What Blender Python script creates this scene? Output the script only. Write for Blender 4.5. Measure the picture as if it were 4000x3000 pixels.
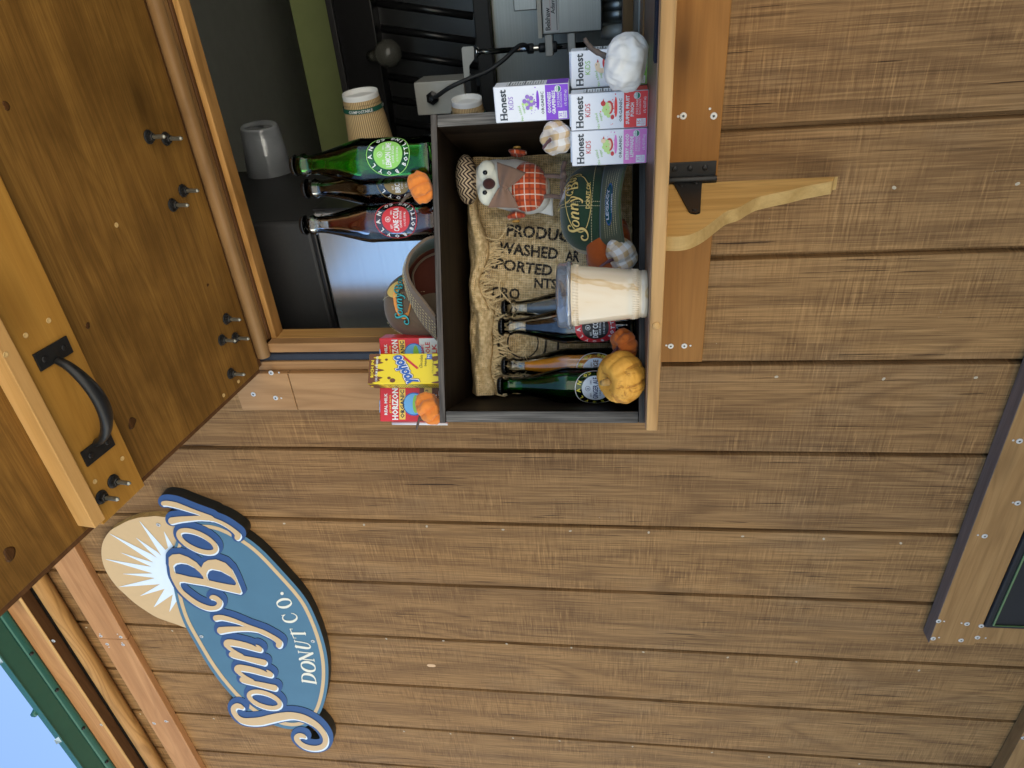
import bpy, math, random
import numpy as np
from mathutils import Vector, Matrix, Euler, noise as mnoise
random.seed(7)
D=bpy.data
scn=bpy.context.scene
for o in list(D.objects): D.objects.remove(o)
# ---------------------------------------------------------------- camera
# the phone was held sideways, so the picture is rolled a quarter turn: world up points left
FPX=2660.72
CAM=np.array([0.23690598,-1.09613696,0.0])
CM=np.array([[-0.07532633,0.11396459,-0.99062506],[-0.84763935,-0.53056183,0.00341632],[-0.52519851,0.83995013,0.13656615]])
cd=D.cameras.new('camera'); cam=D.objects.new('camera',cd); scn.collection.objects.link(cam)
cd.sensor_width=36; cd.sensor_fit='HORIZONTAL'; cd.lens=FPX*36/4000; cd.clip_start=.02; cd.clip_end=3000
m=Matrix.Identity(4)
for i in range(3):
    m[i][0]=CM[0][i]; m[i][1]=-CM[1][i]; m[i][2]=-CM[2][i]; m[i][3]=CAM[i]
cam.matrix_world=m; scn.camera=cam
# ---------------------------------------------------------------- sky and sun
SUN_EL,SUN_ROT=math.radians(52),math.radians(18)     # behind the trailer: its front is in open shade
w=D.worlds.new('World'); scn.world=w; w.use_nodes=True
nt=w.node_tree; bg=nt.nodes['Background']; sk=nt.nodes.new('ShaderNodeTexSky')
sk.sky_type='NISHITA'; sk.sun_disc=False; sk.sun_elevation=SUN_EL; sk.sun_rotation=SUN_ROT
sk.air_density=1.0; sk.dust_density=.5; sk.ozone_density=2.5
nt.links.new(sk.outputs[0],bg.inputs[0]); bg.inputs[1].default_value=0.09
sl=D.lights.new('sun','SUN'); sl.energy=5.0; sl.angle=math.radians(.5); sl.color=(1,.95,.86)
so=D.objects.new('sun',sl); scn.collection.objects.link(so)
dv=Vector((math.sin(SUN_ROT)*math.cos(SUN_EL),math.cos(SUN_ROT)*math.cos(SUN_EL),math.sin(SUN_EL)))
so.rotation_euler=dv.to_track_quat('Z','Y').to_euler(); so.location=dv*20
vs=scn.view_settings; scn.display_settings.display_device='sRGB'
vs.view_transform='Standard'; vs.look='None'; vs.gamma=1; vs.exposure=1.75
scn.render.engine='CYCLES'
cy=scn.cycles
cy.max_bounces=10; cy.diffuse_bounces=4; cy.glossy_bounces=5; cy.transmission_bounces=10; cy.transparent_max_bounces=12
cy.caustics_reflective=False; cy.caustics_refractive=False; cy.sample_clamp_indirect=6
# ---------------------------------------------------------------- picture points to places
def ray(px,py): return CM.T@np.array([(px-2000)/FPX,(py-1500)/FPX,1.])
def uy(px,py,y=0.): d=ray(px,py); return CAM+d*((y-CAM[1])/d[1])
def uz(px,py,z): d=ray(px,py); return CAM+d*(z/d[2])
def uZ(px,py,Z): return CAM+ray(px,py)*Z
def un(px,py,p0,n):
    d=ray(px,py); n=np.asarray(n,float); return CAM+d*(n@(np.asarray(p0)-CAM))/(n@d)
# ---------------------------------------------------------------- objects
def V(*a): return np.array(a,float)
def props(o,label=None,cat=None,group=None,kind=None):
    if label: o['label']=label
    if cat: o['category']=cat
    if group: o['group']=group
    if kind: o['kind']=kind
    return o
def link(o,parent=None):
    scn.collection.objects.link(o)
    if parent is not None: o.parent=parent
    return o
def thing(name,label,cat,loc=(0,0,0),rotz=0.,group=None):
    o=D.objects.new(name,None); o.empty_display_size=.05; o.location=loc; o.rotation_euler=(0,0,rotz)
    link(o); props(o,label,cat,group); o['_']=0; del o['_']
    return o
def wm(o):
    if o is None: return Matrix.Identity(4)
    return wm(o.parent)@Matrix.LocRotScale(o.location,o.rotation_euler,o.scale)
class MB:
    def __init__(s): s.v=[];s.f=[];s.m=[];s.s=[];s.mats=[]
    def mi(s,mat):
        if mat not in s.mats: s.mats.append(mat)
        return s.mats.index(mat)
    def add(s,vs,fs,mat,sm=False,xf=None):
        b=len(s.v); k=s.mi(mat)
        if xf is not None: vs=[xf(p) for p in vs]
        s.v.extend([tuple(float(c) for c in p) for p in vs])
        for f in fs: s.f.append([b+i for i in f]); s.m.append(k); s.s.append(sm)
        return s
    def box(s,a,b,mat,xf=None):
        (x0,y0,z0),(x1,y1,z1)=a,b
        x0,x1=min(x0,x1),max(x0,x1); y0,y1=min(y0,y1),max(y0,y1); z0,z1=min(z0,z1),max(z0,z1)
        vs=[(x,y,z) for x in (x0,x1) for y in (y0,y1) for z in (z0,z1)]
        return s.add(vs,[(0,1,3,2),(4,6,7,5),(0,4,5,1),(2,3,7,6),(0,2,6,4),(1,5,7,3)],mat,False,xf)
    def rings(s,rs,mat,sm=True,cap0=True,cap1=True,close=False):
        n=len(rs[0]); vs=[p for r in rs for p in r]; fs=[]
        for i in range(len(rs)-1 if not close else len(rs)):
            j=(i+1)%len(rs)
            for k in range(n):
                l=(k+1)%n; fs.append((i*n+k,i*n+l,j*n+l,j*n+k))
        if cap0 and not close: fs.append(tuple(range(n))[::-1])
        if cap1 and not close: fs.append(tuple((len(rs)-1)*n+k for k in range(n)))
        return s.add(vs,fs,mat,sm)
    def lathe(s,prof,mat,c=(0,0,0),ax=(0,0,1),n=32,sm=True,caps=True,fn=None):
        ax=Vector(ax).normalized(); q=ax.to_track_quat('Z','Y'); c=Vector(c); rs=[]
        for r,z in prof:
            ring=[]
            for k in range(n):
                t=2*math.pi*k/n; rr=r*(fn(t,z) if fn else 1)
                ring.append(tuple(c+q@Vector((rr*math.cos(t),rr*math.sin(t),z))))
            rs.append(ring)
        return s.rings(rs,mat,sm,caps,caps)
    def tube(s,pts,rad,mat,n=8,sm=True,flat=1.,caps=True):
        pts=[Vector(p) for p in pts]; rs=[]
        if not hasattr(rad,'__len__'): rad=[rad]*len(pts)
        up=None
        for i,p in enumerate(pts):
            t=(pts[min(i+1,len(pts)-1)]-pts[max(i-1,0)]).normalized()
            if up is None:
                up=Vector((0,0,1)) if abs(t.z)<.9 else Vector((1,0,0))
            a=t.cross(up).normalized(); b=a.cross(t).normalized(); up=b
            rs.append([tuple(p+(a*math.cos(2*math.pi*k/n)+b*math.sin(2*math.pi*k/n)*flat)*rad[i]) for k in range(n)])
        return s.rings(rs,mat,sm,caps,caps)
    def blob(s,fn,mat,nu=32,nv=18,sm=True):
        rs=[]
        for j in range(1,nv):
            ph=math.pi*j/nv
            rs.append([tuple(fn(2*math.pi*k/nu,ph)) for k in range(nu)])
        b=len(s.v); s.rings(rs,mat,sm,False,False)
        t=len(s.v); s.v.append(tuple(fn(0,0.))); s.v.append(tuple(fn(0,math.pi))); k_=s.mi(mat)
        for k in range(nu):
            l=(k+1)%nu; s.f.append([t,b+l,b+k]); s.m.append(k_); s.s.append(sm)
            o=b+(nv-2)*nu; s.f.append([t+1,o+k,o+l]); s.m.append(k_); s.s.append(sm)
        return s
    def grid(s,fn,nu,nv,mat,sm=True,closeu=False):
        vs=[tuple(fn(i/(nu-1) if not closeu else i/nu,j/(nv-1))) for j in range(nv) for i in range(nu)]; fs=[]
        for j in range(nv-1):
            for i in range(nu-1 if not closeu else nu):
                k=(i+1)%nu; fs.append((j*nu+i,j*nu+k,(j+1)*nu+k,(j+1)*nu+i))
        return s.add(vs,fs,mat,sm)
    def build(s,name,parent=None,local=False,bev=0.,thick=0.,label=None,seg=2,sub=0):
        vs=s.v
        if parent is not None and not local:
            inv=wm(parent).inverted(); vs=[tuple(inv@Vector(p)) for p in vs]
        me=D.meshes.new(name); me.from_pydata(vs,[],s.f)
        for m_ in s.mats: me.materials.append(m_)
        me.polygons.foreach_set('material_index',s.m); me.polygons.foreach_set('use_smooth',s.s)
        me.update(); o=link(D.objects.new(name,me),parent)
        if thick:
            md=o.modifiers.new('solid','SOLIDIFY'); md.thickness=thick; md.offset=0
        if bev:
            md=o.modifiers.new('bevel','BEVEL'); md.width=bev; md.segments=seg; md.limit_method='ANGLE'; md.angle_limit=math.radians(40)
        if sub:
            md=o.modifiers.new('sub','SUBSURF'); md.levels=md.render_levels=sub
        if label: o['label']=label
        return o
def dup(o,parent=None,loc=None,rot=None,label=None):
    c=o.copy(); scn.collection.objects.link(c)
    if parent is not None: c.parent=parent
    if loc is not None: c.location=loc
    if rot is not None: c.rotation_euler=rot
    if label: c['label']=label
    for ch in [x for x in D.objects if x.parent==o]: dup(ch,c)
    return c
# ---------------------------------------------------------------- materials
class N:
    def __init__(s,name):
        s.m=D.materials.new(name); s.m.use_nodes=True; s.t=s.m.node_tree; s.b=s.t.nodes['Principled BSDF']; s.co=None
    def coord(s,kind='Object'):
        if s.co is None: s.co=s.t.nodes.new('ShaderNodeTexCoord')
        return s.co.outputs[kind]
    def map(s,sc,rot=(0,0,0),src=None):
        n=s.t.nodes.new('ShaderNodeMapping'); n.inputs['Scale'].default_value=sc; n.inputs['Rotation'].default_value=rot
        s.t.links.new(src or s.coord(),n.inputs['Vector']); return n.outputs[0]
    def noise(s,sc,detail=4,rough=.55,dist=0.,src=None,rot=(0,0,0)):
        n=s.t.nodes.new('ShaderNodeTexNoise'); n.inputs['Scale'].default_value=1; n.inputs['Detail'].default_value=detail
        n.inputs['Roughness'].default_value=rough; n.inputs['Distortion'].default_value=dist
        s.t.links.new(s.map(sc,rot,src),n.inputs['Vector']); return n.outputs['Fac']
    def ramp(s,f,stops):
        n=s.t.nodes.new('ShaderNodeValToRGB'); s.t.links.new(f,n.inputs[0]); e=n.color_ramp.elements
        while len(e)<len(stops): e.new(.5)
        for i,(p,c) in enumerate(stops):
            e[i].position=p
            if not hasattr(c,'__len__'): c=(c,c,c)
            e[i].color=(*c[:3],1)
        return n.outputs[0]
    def math(s,op,a,b=None,c=None):
        n=s.t.nodes.new('ShaderNodeMath'); n.operation=op
        for i,x in enumerate((a,b,c)):
            if x is None: continue
            if isinstance(x,(int,float)): n.inputs[i].default_value=x
            else: s.t.links.new(x,n.inputs[i])
        return n.outputs[0]
    def mix(s,f,a,b,mode='MIX'):
        n=s.t.nodes.new('ShaderNodeMix'); n.data_type='RGBA'; n.blend_type=mode; n.clamp_factor=True
        for i,x in ((0,f),(6,a),(7,b)):
            if isinstance(x,(int,float)): n.inputs[i].default_value=x
            elif isinstance(x,tuple): n.inputs[i].default_value=(*x[:3],1)
            else: s.t.links.new(x,n.inputs[i])
        return n.outputs[2]
    def sep(s,src=None):
        n=s.t.nodes.new('ShaderNodeSeparateXYZ'); s.t.links.new(src or s.coord(),n.inputs[0]); return n.outputs
    def bump(s,h,strength=.3,dist=.001):
        n=s.t.nodes.new('ShaderNodeBump'); n.inputs['Strength'].default_value=strength; n.inputs['Distance'].default_value=dist
        s.t.links.new(h,n.inputs['Height']); s.t.links.new(n.outputs[0],s.b.inputs['Normal'])
    def set(s,col=None,rough=.5,metal=0.,trans=0.,ior=1.45,alpha=None,sheen=0.,coat=0.,sss=0.,spec=.5):
        i=s.b.inputs
        if col is not None:
            if isinstance(col,tuple): i['Base Color'].default_value=(*col[:3],1)
            else: s.t.links.new(col,i['Base Color'])
        if isinstance(rough,(int,float)): i['Roughness'].default_value=rough
        else: s.t.links.new(rough,i['Roughness'])
        i['Metallic'].default_value=metal; i['Transmission Weight'].default_value=trans; i['IOR'].default_value=ior
        i['Sheen Weight'].default_value=sheen; i['Coat Weight'].default_value=coat; i['Specular IOR Level'].default_value=spec
        if sss: i['Subsurface Weight'].default_value=sss; i['Subsurface Radius'].default_value=(.005,.003,.002); i['Subsurface Scale'].default_value=1
        if alpha is not None:
            if isinstance(alpha,(int,float)): i['Alpha'].default_value=alpha
            else: s.t.links.new(alpha,i['Alpha'])
        return s.m
def thinglass(name,c,rough=.02,ior=1.5,haze=0.):
    # a thin clear wall: tinted see-through with the mirror reflection of glass
    n=N(name); t=n.t; out=[x for x in t.nodes if x.type=='OUTPUT_MATERIAL'][0]; t.nodes.remove(n.b)
    tr=t.nodes.new('ShaderNodeBsdfTransparent'); tr.inputs[0].default_value=(*c,1)
    gl=t.nodes.new('ShaderNodeBsdfGlossy'); gl.inputs['Roughness'].default_value=rough; gl.inputs[0].default_value=(1,1,1,1)
    fr=t.nodes.new('ShaderNodeFresnel'); fr.inputs[0].default_value=ior; mx=t.nodes.new('ShaderNodeMixShader')
    t.links.new(fr.outputs[0],mx.inputs[0]); t.links.new(tr.outputs[0],mx.inputs[1]); t.links.new(gl.outputs[0],mx.inputs[2]); o=mx.outputs[0]
    if haze:
        df=t.nodes.new('ShaderNodeBsdfTranslucent'); df.inputs[0].default_value=(.8,.84,.9,1); d2=t.nodes.new('ShaderNodeBsdfDiffuse'); d2.inputs[0].default_value=(.8,.84,.9,1)
        a=t.nodes.new('ShaderNodeAddShader'); t.links.new(df.outputs[0],a.inputs[0]); t.links.new(d2.outputs[0],a.inputs[1])
        m2=t.nodes.new('ShaderNodeMixShader'); m2.inputs[0].default_value=haze; t.links.new(o,m2.inputs[1]); t.links.new(a.outputs[0],m2.inputs[2]); o=m2.outputs[0]
    t.links.new(o,out.inputs[0]); return n.m
def paint(name,c,rough=.45,metal=0.,var=.12,sc=60,bump=.05,**k):
    n=N(name); f=n.noise((sc,sc,sc),4)
    col=n.mix(f,tuple(x*(1-var) for x in c),tuple(min(1,x*(1+var)) for x in c))
    if bump: n.bump(n.noise((sc*8,)*3,2),bump,.0005)
    return n.set(col,rough,metal,**k)
def flatm(name,c,rough=.5,**k): return N(name).set(c,rough,**k)
def axs(axis,al,ac): return {'x':(al,ac,ac),'y':(ac,al,ac),'z':(ac,ac,al)}[axis]
def wood(name,dark,light,axis='x',ring=.35,fib=.25,rough=.6,bump=.25,knots=True,stain=None,blotch=.0,sc=1.,spec=.2):
    n=N(name)
    a=n.noise(axs(axis,2.2*sc,30*sc),5,.6,.8); r=n.noise(axs(axis,1.3*sc,11*sc),2,.5,.4)
    s=n.math('SINE',n.math('MULTIPLY',r,85.)); s=n.math('MULTIPLY_ADD',s,.5,.5)
    f=n.noise(axs(axis,9*sc,420*sc),4,.7)
    col=n.mix(n.ramp(a,[(.3,0),(.7,1)]),dark,light)
    col=n.mix(n.math('MULTIPLY',n.math('POWER',s,3.),ring),col,tuple(x*.62 for x in dark))
    col=n.mix(n.math('MULTIPLY',n.ramp(f,[(.38,1),(.6,0)]),fib),col,tuple(x*.45 for x in dark))
    if knots:
        v=n.t.nodes.new('ShaderNodeTexVoronoi'); v.inputs['Scale'].default_value=1; n.t.links.new(n.map(axs(axis,3.4*sc,8*sc)),v.inputs['Vector'])
        k=n.ramp(v.outputs['Distance'],[(.05,1),(.12,.5),(.26,0)])
        col=n.mix(n.math('MULTIPLY',k,.75),col,tuple(x*.3 for x in dark))
    if blotch: col=n.mix(n.math('MULTIPLY',n.ramp(n.noise((7,7,7),4,.6),[(.42,0),(.68,1)]),blotch),col,tuple(x*.45 for x in dark))
    if stain: col=n.mix(n.ramp(n.noise((14,14,14),4,.7),[(.45,0),(.62,.6)]),col,stain)
    n.bump(n.math('ADD',n.math('MULTIPLY',f,.6),n.math('MULTIPLY',a,.5)),bump,.0012)
    return n.set(col,rough,spec=spec)
# ---------------------------------------------------------------- lettering and traced shapes
_tc={}
def text2d(s,size=1.,bold=0.,res=2,space=1.):
    """flat lettering: list of (x,y) with baseline at 0, faces, width"""
    k=(s,bold,res,space)
    if k not in _tc:
        c=D.curves.new('t','FONT'); c.body=s; c.size=1; c.resolution_u=res; c.offset=bold; c.fill_mode='BOTH'; c.space_character=space
        o=D.objects.new('t',c); me=o.to_mesh()
        vs=[(v.co.x,v.co.y) for v in me.vertices]; fs=[tuple(p.vertices) for p in me.polygons]
        o.to_mesh_clear(); D.objects.remove(o); D.curves.remove(c)
        _tc[k]=(vs,fs)
    vs,fs=_tc[k]
    if not vs: return [],[],0
    x0=min(v[0] for v in vs); x1=max(v[0] for v in vs)
    return [((v[0]-x0)*size,v[1]*size) for v in vs],fs,(x1-x0)*size
def put(mb,s,u,v,size,mat,fn,h=.0003,align='c',bold=0.,res=2,space=1.,rot=0.,wfit=None,shear=0.):
    """write s at (u,v) on the surface fn(u,v,h); size = letter size (capital height about .7 size)"""
    vs,fs,wd=text2d(s,size,bold,res,space)
    if not vs: return
    k=wfit/wd if wfit else 1.
    ox={'c':-wd*k/2,'l':0,'r':-wd*k}[align]; ca,sa=math.cos(rot),math.sin(rot); out=[]
    for x,y in vs:
        x=x*k+ox+shear*y
        out.append(fn(u+x*ca-y*sa,v+x*sa+y*ca,h))
    mb.add(out,fs,mat)
def arc_text(mb,s,cu,cv,r,a0,a1,size,mat,fn,h=.0004,bold=.0,inside=False):
    """letters one by one round a circle from angle a0 to a1 (degrees, 0 = right, anticlockwise)"""
    n=len(s)
    for i,ch in enumerate(s):
        if ch==' ': continue
        a=math.radians(a0+(a1-a0)*(i/(n-1) if n>1 else .5)); rot=a-math.pi/2 if not inside else a+math.pi/2
        rr=r-size*.72 if not inside else r
        put(mb,ch,cu+rr*math.cos(a),cv+rr*math.sin(a),size,mat,fn,h,'c',bold,1,1,rot)
def disc(mb,cu,cv,r,mat,fn,h=.0002,r0=0.,n=40,ev=1.,rings=4,fr=None):
    rr=lambda t:fr(t) if fr else 1.
    def g(a,b):
        t=2*math.pi*a; q=(r0+(r-r0)*b)*rr(t); return fn(cu+q*math.cos(t),cv+q*math.sin(t)*ev,h)
    mb.grid(g,n,rings+1,mat,False,True)
def quadp(mb,u0,v0,u1,v1,mat,fn,h=.0002,nu=2,nv=2):
    mb.grid(lambda a,b:fn(u0+(u1-u0)*a,v0+(v1-v0)*b,h),nu,nv,mat,False)
def poly(mb,pts,mat,fn,h=.0003):
    mb.add([fn(p[0],p[1],h) for p in pts],[tuple(range(len(pts)))],mat)
def catmull(pts,closed=False,k=6):
    P=[np.array(p,float) for p in pts]; n=len(P); out=[]
    for i in range(n if closed else n-1):
        p0=P[(i-1)%n] if closed or i>0 else P[0]; p1=P[i]; p2=P[(i+1)%n]; p3=P[(i+2)%n] if closed or i+2<n else P[-1]
        for j in range(k):
            t=j/k; out.append(.5*((2*p1)+(-p0+p2)*t+(2*p0-5*p1+4*p2-p3)*t*t+(-p0+3*p1-3*p2+p3)*t**3))
    if not closed: out.append(P[-1])
    return out
class SDF:
    def __init__(s,x0,y0,x1,y1,step,big=60.):
        s.x0,s.y0,s.st=x0,y0,step; s.X,s.Y=np.meshgrid(np.arange(x0,x1,step),np.arange(y0,y1,step)); s.d=np.full(s.X.shape,big); s.big=big
    def win(s,a,b,c,d):
        i0=max(0,int((a-s.x0)/s.st)); i1=min(s.X.shape[1],int((c-s.x0)/s.st)+2); j0=max(0,int((b-s.y0)/s.st)); j1=min(s.X.shape[0],int((d-s.y0)/s.st)+2)
        return slice(j0,j1),slice(i0,i1)
    def cap(s,p,q):
        (ax,ay,ar),(bx,by,br)=p,q; m=s.big*.75
        w=s.win(min(ax,bx)-max(ar,br)-m,min(ay,by)-max(ar,br)-m,max(ax,bx)+max(ar,br)+m,max(ay,by)+max(ar,br)+m)
        X,Y=s.X[w],s.Y[w]; dx,dy=bx-ax,by-ay; L=dx*dx+dy*dy+1e-9
        t=np.clip(((X-ax)*dx+(Y-ay)*dy)/L,0,1); dd=np.hypot(X-ax-t*dx,Y-ay-t*dy)-(ar+(br-ar)*t)
        s.d[w]=np.minimum(s.d[w],dd)
    def stroke(s,pts,smooth=True,closed=False):
        c=catmull(pts,closed,5) if smooth and len(pts)>2 else [np.array(p,float) for p in pts]
        if closed: c=c+[c[0]]
        for a,b in zip(c[:-1],c[1:]): s.cap(a,b)
    def polyd(s,pts):
        P=np.array(pts,float)[:,:2]; X,Y=s.X,s.Y; d=np.full(X.shape,1e9); ins=np.zeros(X.shape,bool); n=len(P)
        for i in range(n):
            a=P[i]; b=P[(i+1)%n]; e=b-a; L=e@e+1e-9
            t=np.clip(((X-a[0])*e[0]+(Y-a[1])*e[1])/L,0,1); d=np.minimum(d,(X-a[0]-t*e[0])**2+(Y-a[1]-t*e[1])**2)
            if a[1]!=b[1]:
                c=((a[1]>Y)!=(b[1]>Y))&(X<(b[0]-a[0])*(Y-a[1])/(b[1]-a[1])+a[0]); ins^=c
        d=np.sqrt(d); return np.where(ins,-d,d)
def contours(g,x0,y0,st):
    g=g.copy(); g[0,:]=g[-1,:]=1; g[:,0]=g[:,-1]=1
    ins=g<0; c=(ins[:-1,:-1]*1+ins[:-1,1:]*2+ins[1:,1:]*4+ins[1:,:-1]*8); segs={}
    def ed(j,i,k):
        if k==0: a,b,p,q=g[j,i],g[j,i+1],(i,j),(i+1,j); key=('h',j,i)
        elif k==1: a,b,p,q=g[j,i+1],g[j+1,i+1],(i+1,j),(i+1,j+1); key=('v',j,i+1)
        elif k==2: a,b,p,q=g[j+1,i],g[j+1,i+1],(i,j+1),(i+1,j+1); key=('h',j+1,i)
        else: a,b,p,q=g[j,i],g[j+1,i],(i,j),(i,j+1); key=('v',j,i)
        t=a/(a-b); pts[key]=(x0+st*(p[0]+(q[0]-p[0])*t),y0+st*(p[1]+(q[1]-p[1])*t)); return key
    T={1:[(3,0)],2:[(0,1)],3:[(3,1)],4:[(1,2)],5:[(3,0),(1,2)],6:[(0,2)],7:[(3,2)],8:[(2,3)],9:[(2,0)],10:[(0,1),(2,3)],11:[(2,1)],12:[(1,3)],13:[(1,0)],14:[(0,3)]}
    pts={}
    for j,i in zip(*np.nonzero((c>0)&(c<15))):
        for a,b in T[int(c[j,i])]: segs[ed(j,i,a)]=ed(j,i,b)
    loops=[]
    while segs:
        k,n=segs.popitem(); lp=[k]
        while n in segs: lp.append(n); n=segs.pop(n)
        loops.append([pts[q] for q in lp])
    return loops
def thin(lp,tol):
    if len(lp)<8: return lp
    P=np.array(lp); keep=set(); h=len(P)//2
    def rdp(a,b):
        st=[(a,b)]
        while st:
            a,b=st.pop()
            if b-a<2: continue
            A,B=P[a],P[b%len(P)]; e=B-A; L=np.hypot(*e)+1e-9; Q=P[a+1:b]
            d=np.abs(e[0]*(Q[:,1]-A[1])-e[1]*(Q[:,0]-A[0]))/L; k=int(d.argmax())
            if d[k]>tol: keep.add(a+1+k); st+=[(a,a+1+k),(a+1+k,b)]
    keep|={0,h}; rdp(0,h); rdp(h,len(P)); return [lp[i] for i in sorted(keep)]
def fill(loops,ext=0.,tol=.25,scale=1000.,bev=0.):
    """fill traced outlines (even-odd) into a mesh; returns verts (x,y,side) and faces"""
    c=D.curves.new('c','CURVE'); c.dimensions='2D'; c.fill_mode='BOTH' if ext else 'BOTH'; c.extrude=ext
    for lp in loops:
        lp=thin(lp,tol)
        if len(lp)<3: continue
        sp=c.splines.new('POLY'); sp.points.add(len(lp)-1)
        for i,p in enumerate(lp): sp.points[i].co=(p[0]/scale,p[1]/scale,0,1)
        sp.use_cyclic_u=True
    o=D.objects.new('c',c); me=o.to_mesh()
    vs=[(v.co.x*scale,v.co.y*scale,v.co.z) for v in me.vertices]; fs=[tuple(p.vertices) for p in me.polygons]
    o.to_mesh_clear(); D.objects.remove(o); D.curves.remove(c)
    return vs,fs
# ================================================================ materials of the place
def siding_mat():
    n=N('siding')
    a=n.noise((26,26,2.0),5,.6,.9)
    big=n.noise((2.6,2.6,1.3),3,.5,.3)
    col=n.mix(n.ramp(a,[(.2,0),(.8,1)]),(.210,.110,.041),(.40,.225,.090))
    col=n.mix(n.ramp(big,[(.35,0),(.65,.6)]),col,(.325,.166,.058))
    grey=n.ramp(n.noise((6,6,3),4,.6),[(.52,0),(.75,.5)])
    col=n.mix(grey,col,(.27,.185,.105))
    wn=n.t.nodes.new('ShaderNodeTexWhiteNoise'); wn.noise_dimensions='1D'; n.t.links.new(n.math('FLOOR',n.math('DIVIDE',n.sep()[0],.2032)),wn.inputs['W'])
    col=n.mix(n.math('MULTIPLY',wn.outputs['Value'],.34),col,(.205,.125,.060)); col=n.mix(n.math('MULTIPLY',n.math('SUBTRACT',1.,wn.outputs['Value']),.16),col,(.46,.28,.115))
    # cathedral grain
    r=n.noise((5.5,5.5,.8),2,.45,.7); s_=n.math('MULTIPLY_ADD',n.math('SINE',n.math('MULTIPLY',r,60.)),.5,.5)
    col=n.mix(n.math('MULTIPLY',n.math('POWER',s_,3.),.42),col,(.12,.062,.026))
    fb=n.noise((330,330,6),3,.65); col=n.mix(n.math('MULTIPLY',n.ramp(fb,[(.42,1),(.56,0)]),.38),col,(.075,.033,.011)); col=n.mix(n.math('MULTIPLY',n.ramp(fb,[(.58,0),(.70,1)]),.35),col,(.50,.29,.115))
    # saw marks across the grain, patchy
    saw=n.noise((14,14,270),2,.6,.10,rot=(0,math.radians(4),0)); patch=n.ramp(n.noise((9,9,6),3,.6),[(.38,0),(.62,1)])
    sm_=n.math('MULTIPLY',n.ramp(saw,[(.36,1),(.52,0)]),patch)
    col=n.mix(n.math('MULTIPLY',sm_,.42),col,(.085,.036,.012))
    sw2=n.math('MULTIPLY',n.ramp(saw,[(.58,0),(.68,1)]),patch); col=n.mix(n.math('MULTIPLY',sw2,.4),col,(.50,.28,.11))
    # checks along the grain
    ck=n.noise((270,270,4.2),3,.6,.08); c2=n.ramp(ck,[(.36,1),(.44,0)])
    c3=n.ramp(n.noise((170,170,4.),4,.55,.15),[(.325,1),(.355,0)])
    ckk=n.math('MAXIMUM',n.math('MULTIPLY',c2,.42),c3)
    col=n.mix(n.math('MULTIPLY',ckk,.85),col,(.028,.012,.005))
    w_=n.ramp(n.noise((420,420,300),2,.5),[(.735,0),(.76,1)]); w_=n.math('MULTIPLY',w_,n.ramp(n.noise((5,5,5),2,.5),[(.5,0),(.65,1)]))
    col=n.mix(n.math('MULTIPLY',w_,.8),col,(.8,.7,.55))
    h=n.math('SUBTRACT',n.math('MULTIPLY',saw,.5),n.math('ADD',n.math('MULTIPLY',ckk,1.),n.math('MULTIPLY',sm_,.35)))
    n.bump(h,.5,.0015)
    return n.set(col,.62,spec=.14)
M_SID=siding_mat()
M_TRIM=wood('trim_wood',(.27,.140,.048),(.40,.225,.085),'x',.3,.15,.6,.18)
M_TRIMZ=wood('trim_wood_upright',(.31,.165,.068),(.43,.25,.115),'z',.28,.15,.6,.18)
M_TRIMD=wood('stained_board',(.26,.110,.023),(.35,.160,.040),'x',.18,.12,.55,.12)
M_GOLD=wood('golden_wood',(.34,.165,.045),(.55,.30,.10),'x',.5,.15,.5,.15,False)
M_GOLDZ=wood('golden_wood_upright',(.42,.22,.068),(.62,.36,.13),'z',.35,.15,.5,.15,False)
M_DOWEL=wood('worn_rounded_wood',(.22,.115,.040),(.38,.225,.10),'x',.2,.1,.38,.1,True,blotch=.35)
M_PLY=wood('hatch_plywood',(.175,.084,.018),(.315,.160,.035),'x',.3,.42,.5,.5,True,blotch=.5)
M_BAT=wood('hatch_batten_wood',(.37,.175,.030),(.47,.245,.048),'x',.15,.15,.5,.12)
M_BATE=wood('pale_batten_edge',(.52,.29,.095),(.64,.38,.145),'x',.2,.1,.55,.1,False)
M_EAVE=wood('eave_board',(.40,.19,.075),(.54,.28,.12),'x',.2,.12,.6,.12)
M_FACE=wood('grey_brown_edge',(.19,.135,.10),(.28,.20,.15),'x',.1,.3,.7,.2,False)
M_DKW=wood('dark_brown_wood',(.085,.038,.014),(.15,.07,.028),'x',.2,.2,.5,.15,False)
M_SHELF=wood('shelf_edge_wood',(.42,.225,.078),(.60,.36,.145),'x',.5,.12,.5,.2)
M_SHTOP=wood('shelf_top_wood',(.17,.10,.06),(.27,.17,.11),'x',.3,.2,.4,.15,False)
M_BRK=wood('bracket_wood',(.50,.28,.080),(.66,.41,.145),'z',.25,.12,.5,.12,False)
M_BRKE=wood('bracket_edge_wood',(.40,.25,.085),(.54,.36,.14),'z',.15,.15,.6,.2,False)
M_RUB=paint('black_rubber',(.022,.023,.028),.42,var=.3)
M_IRON=paint('black_iron',(.018,.018,.018),.38,.3,.3,120)
M_ZINC=paint('zinc_screw',(.60,.59,.55),.45,.35,.15,300)
M_BOLT=paint('threaded_steel',(.28,.28,.24),.42,.9,.3,200)
M_NAIL=paint('putty_nail_head',(.45,.37,.25),.6,0,.2,300)
M_GREEN=paint('green_roof_metal',(.028,.125,.095),.32,.25,.12,30)
M_MESH=paint('black_vent_mesh',(.02,.02,.02),.7,0,.6,900,.6)
M_GND=paint('gravel',(.50,.46,.39),.9,0,.3,3)
# ---------------------------------------------------------------- ground
g=MB(); g.box((-60,-60,-1.60),(60,60,-1.55),M_GND); props(g.build('ground'),kind='structure')
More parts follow.
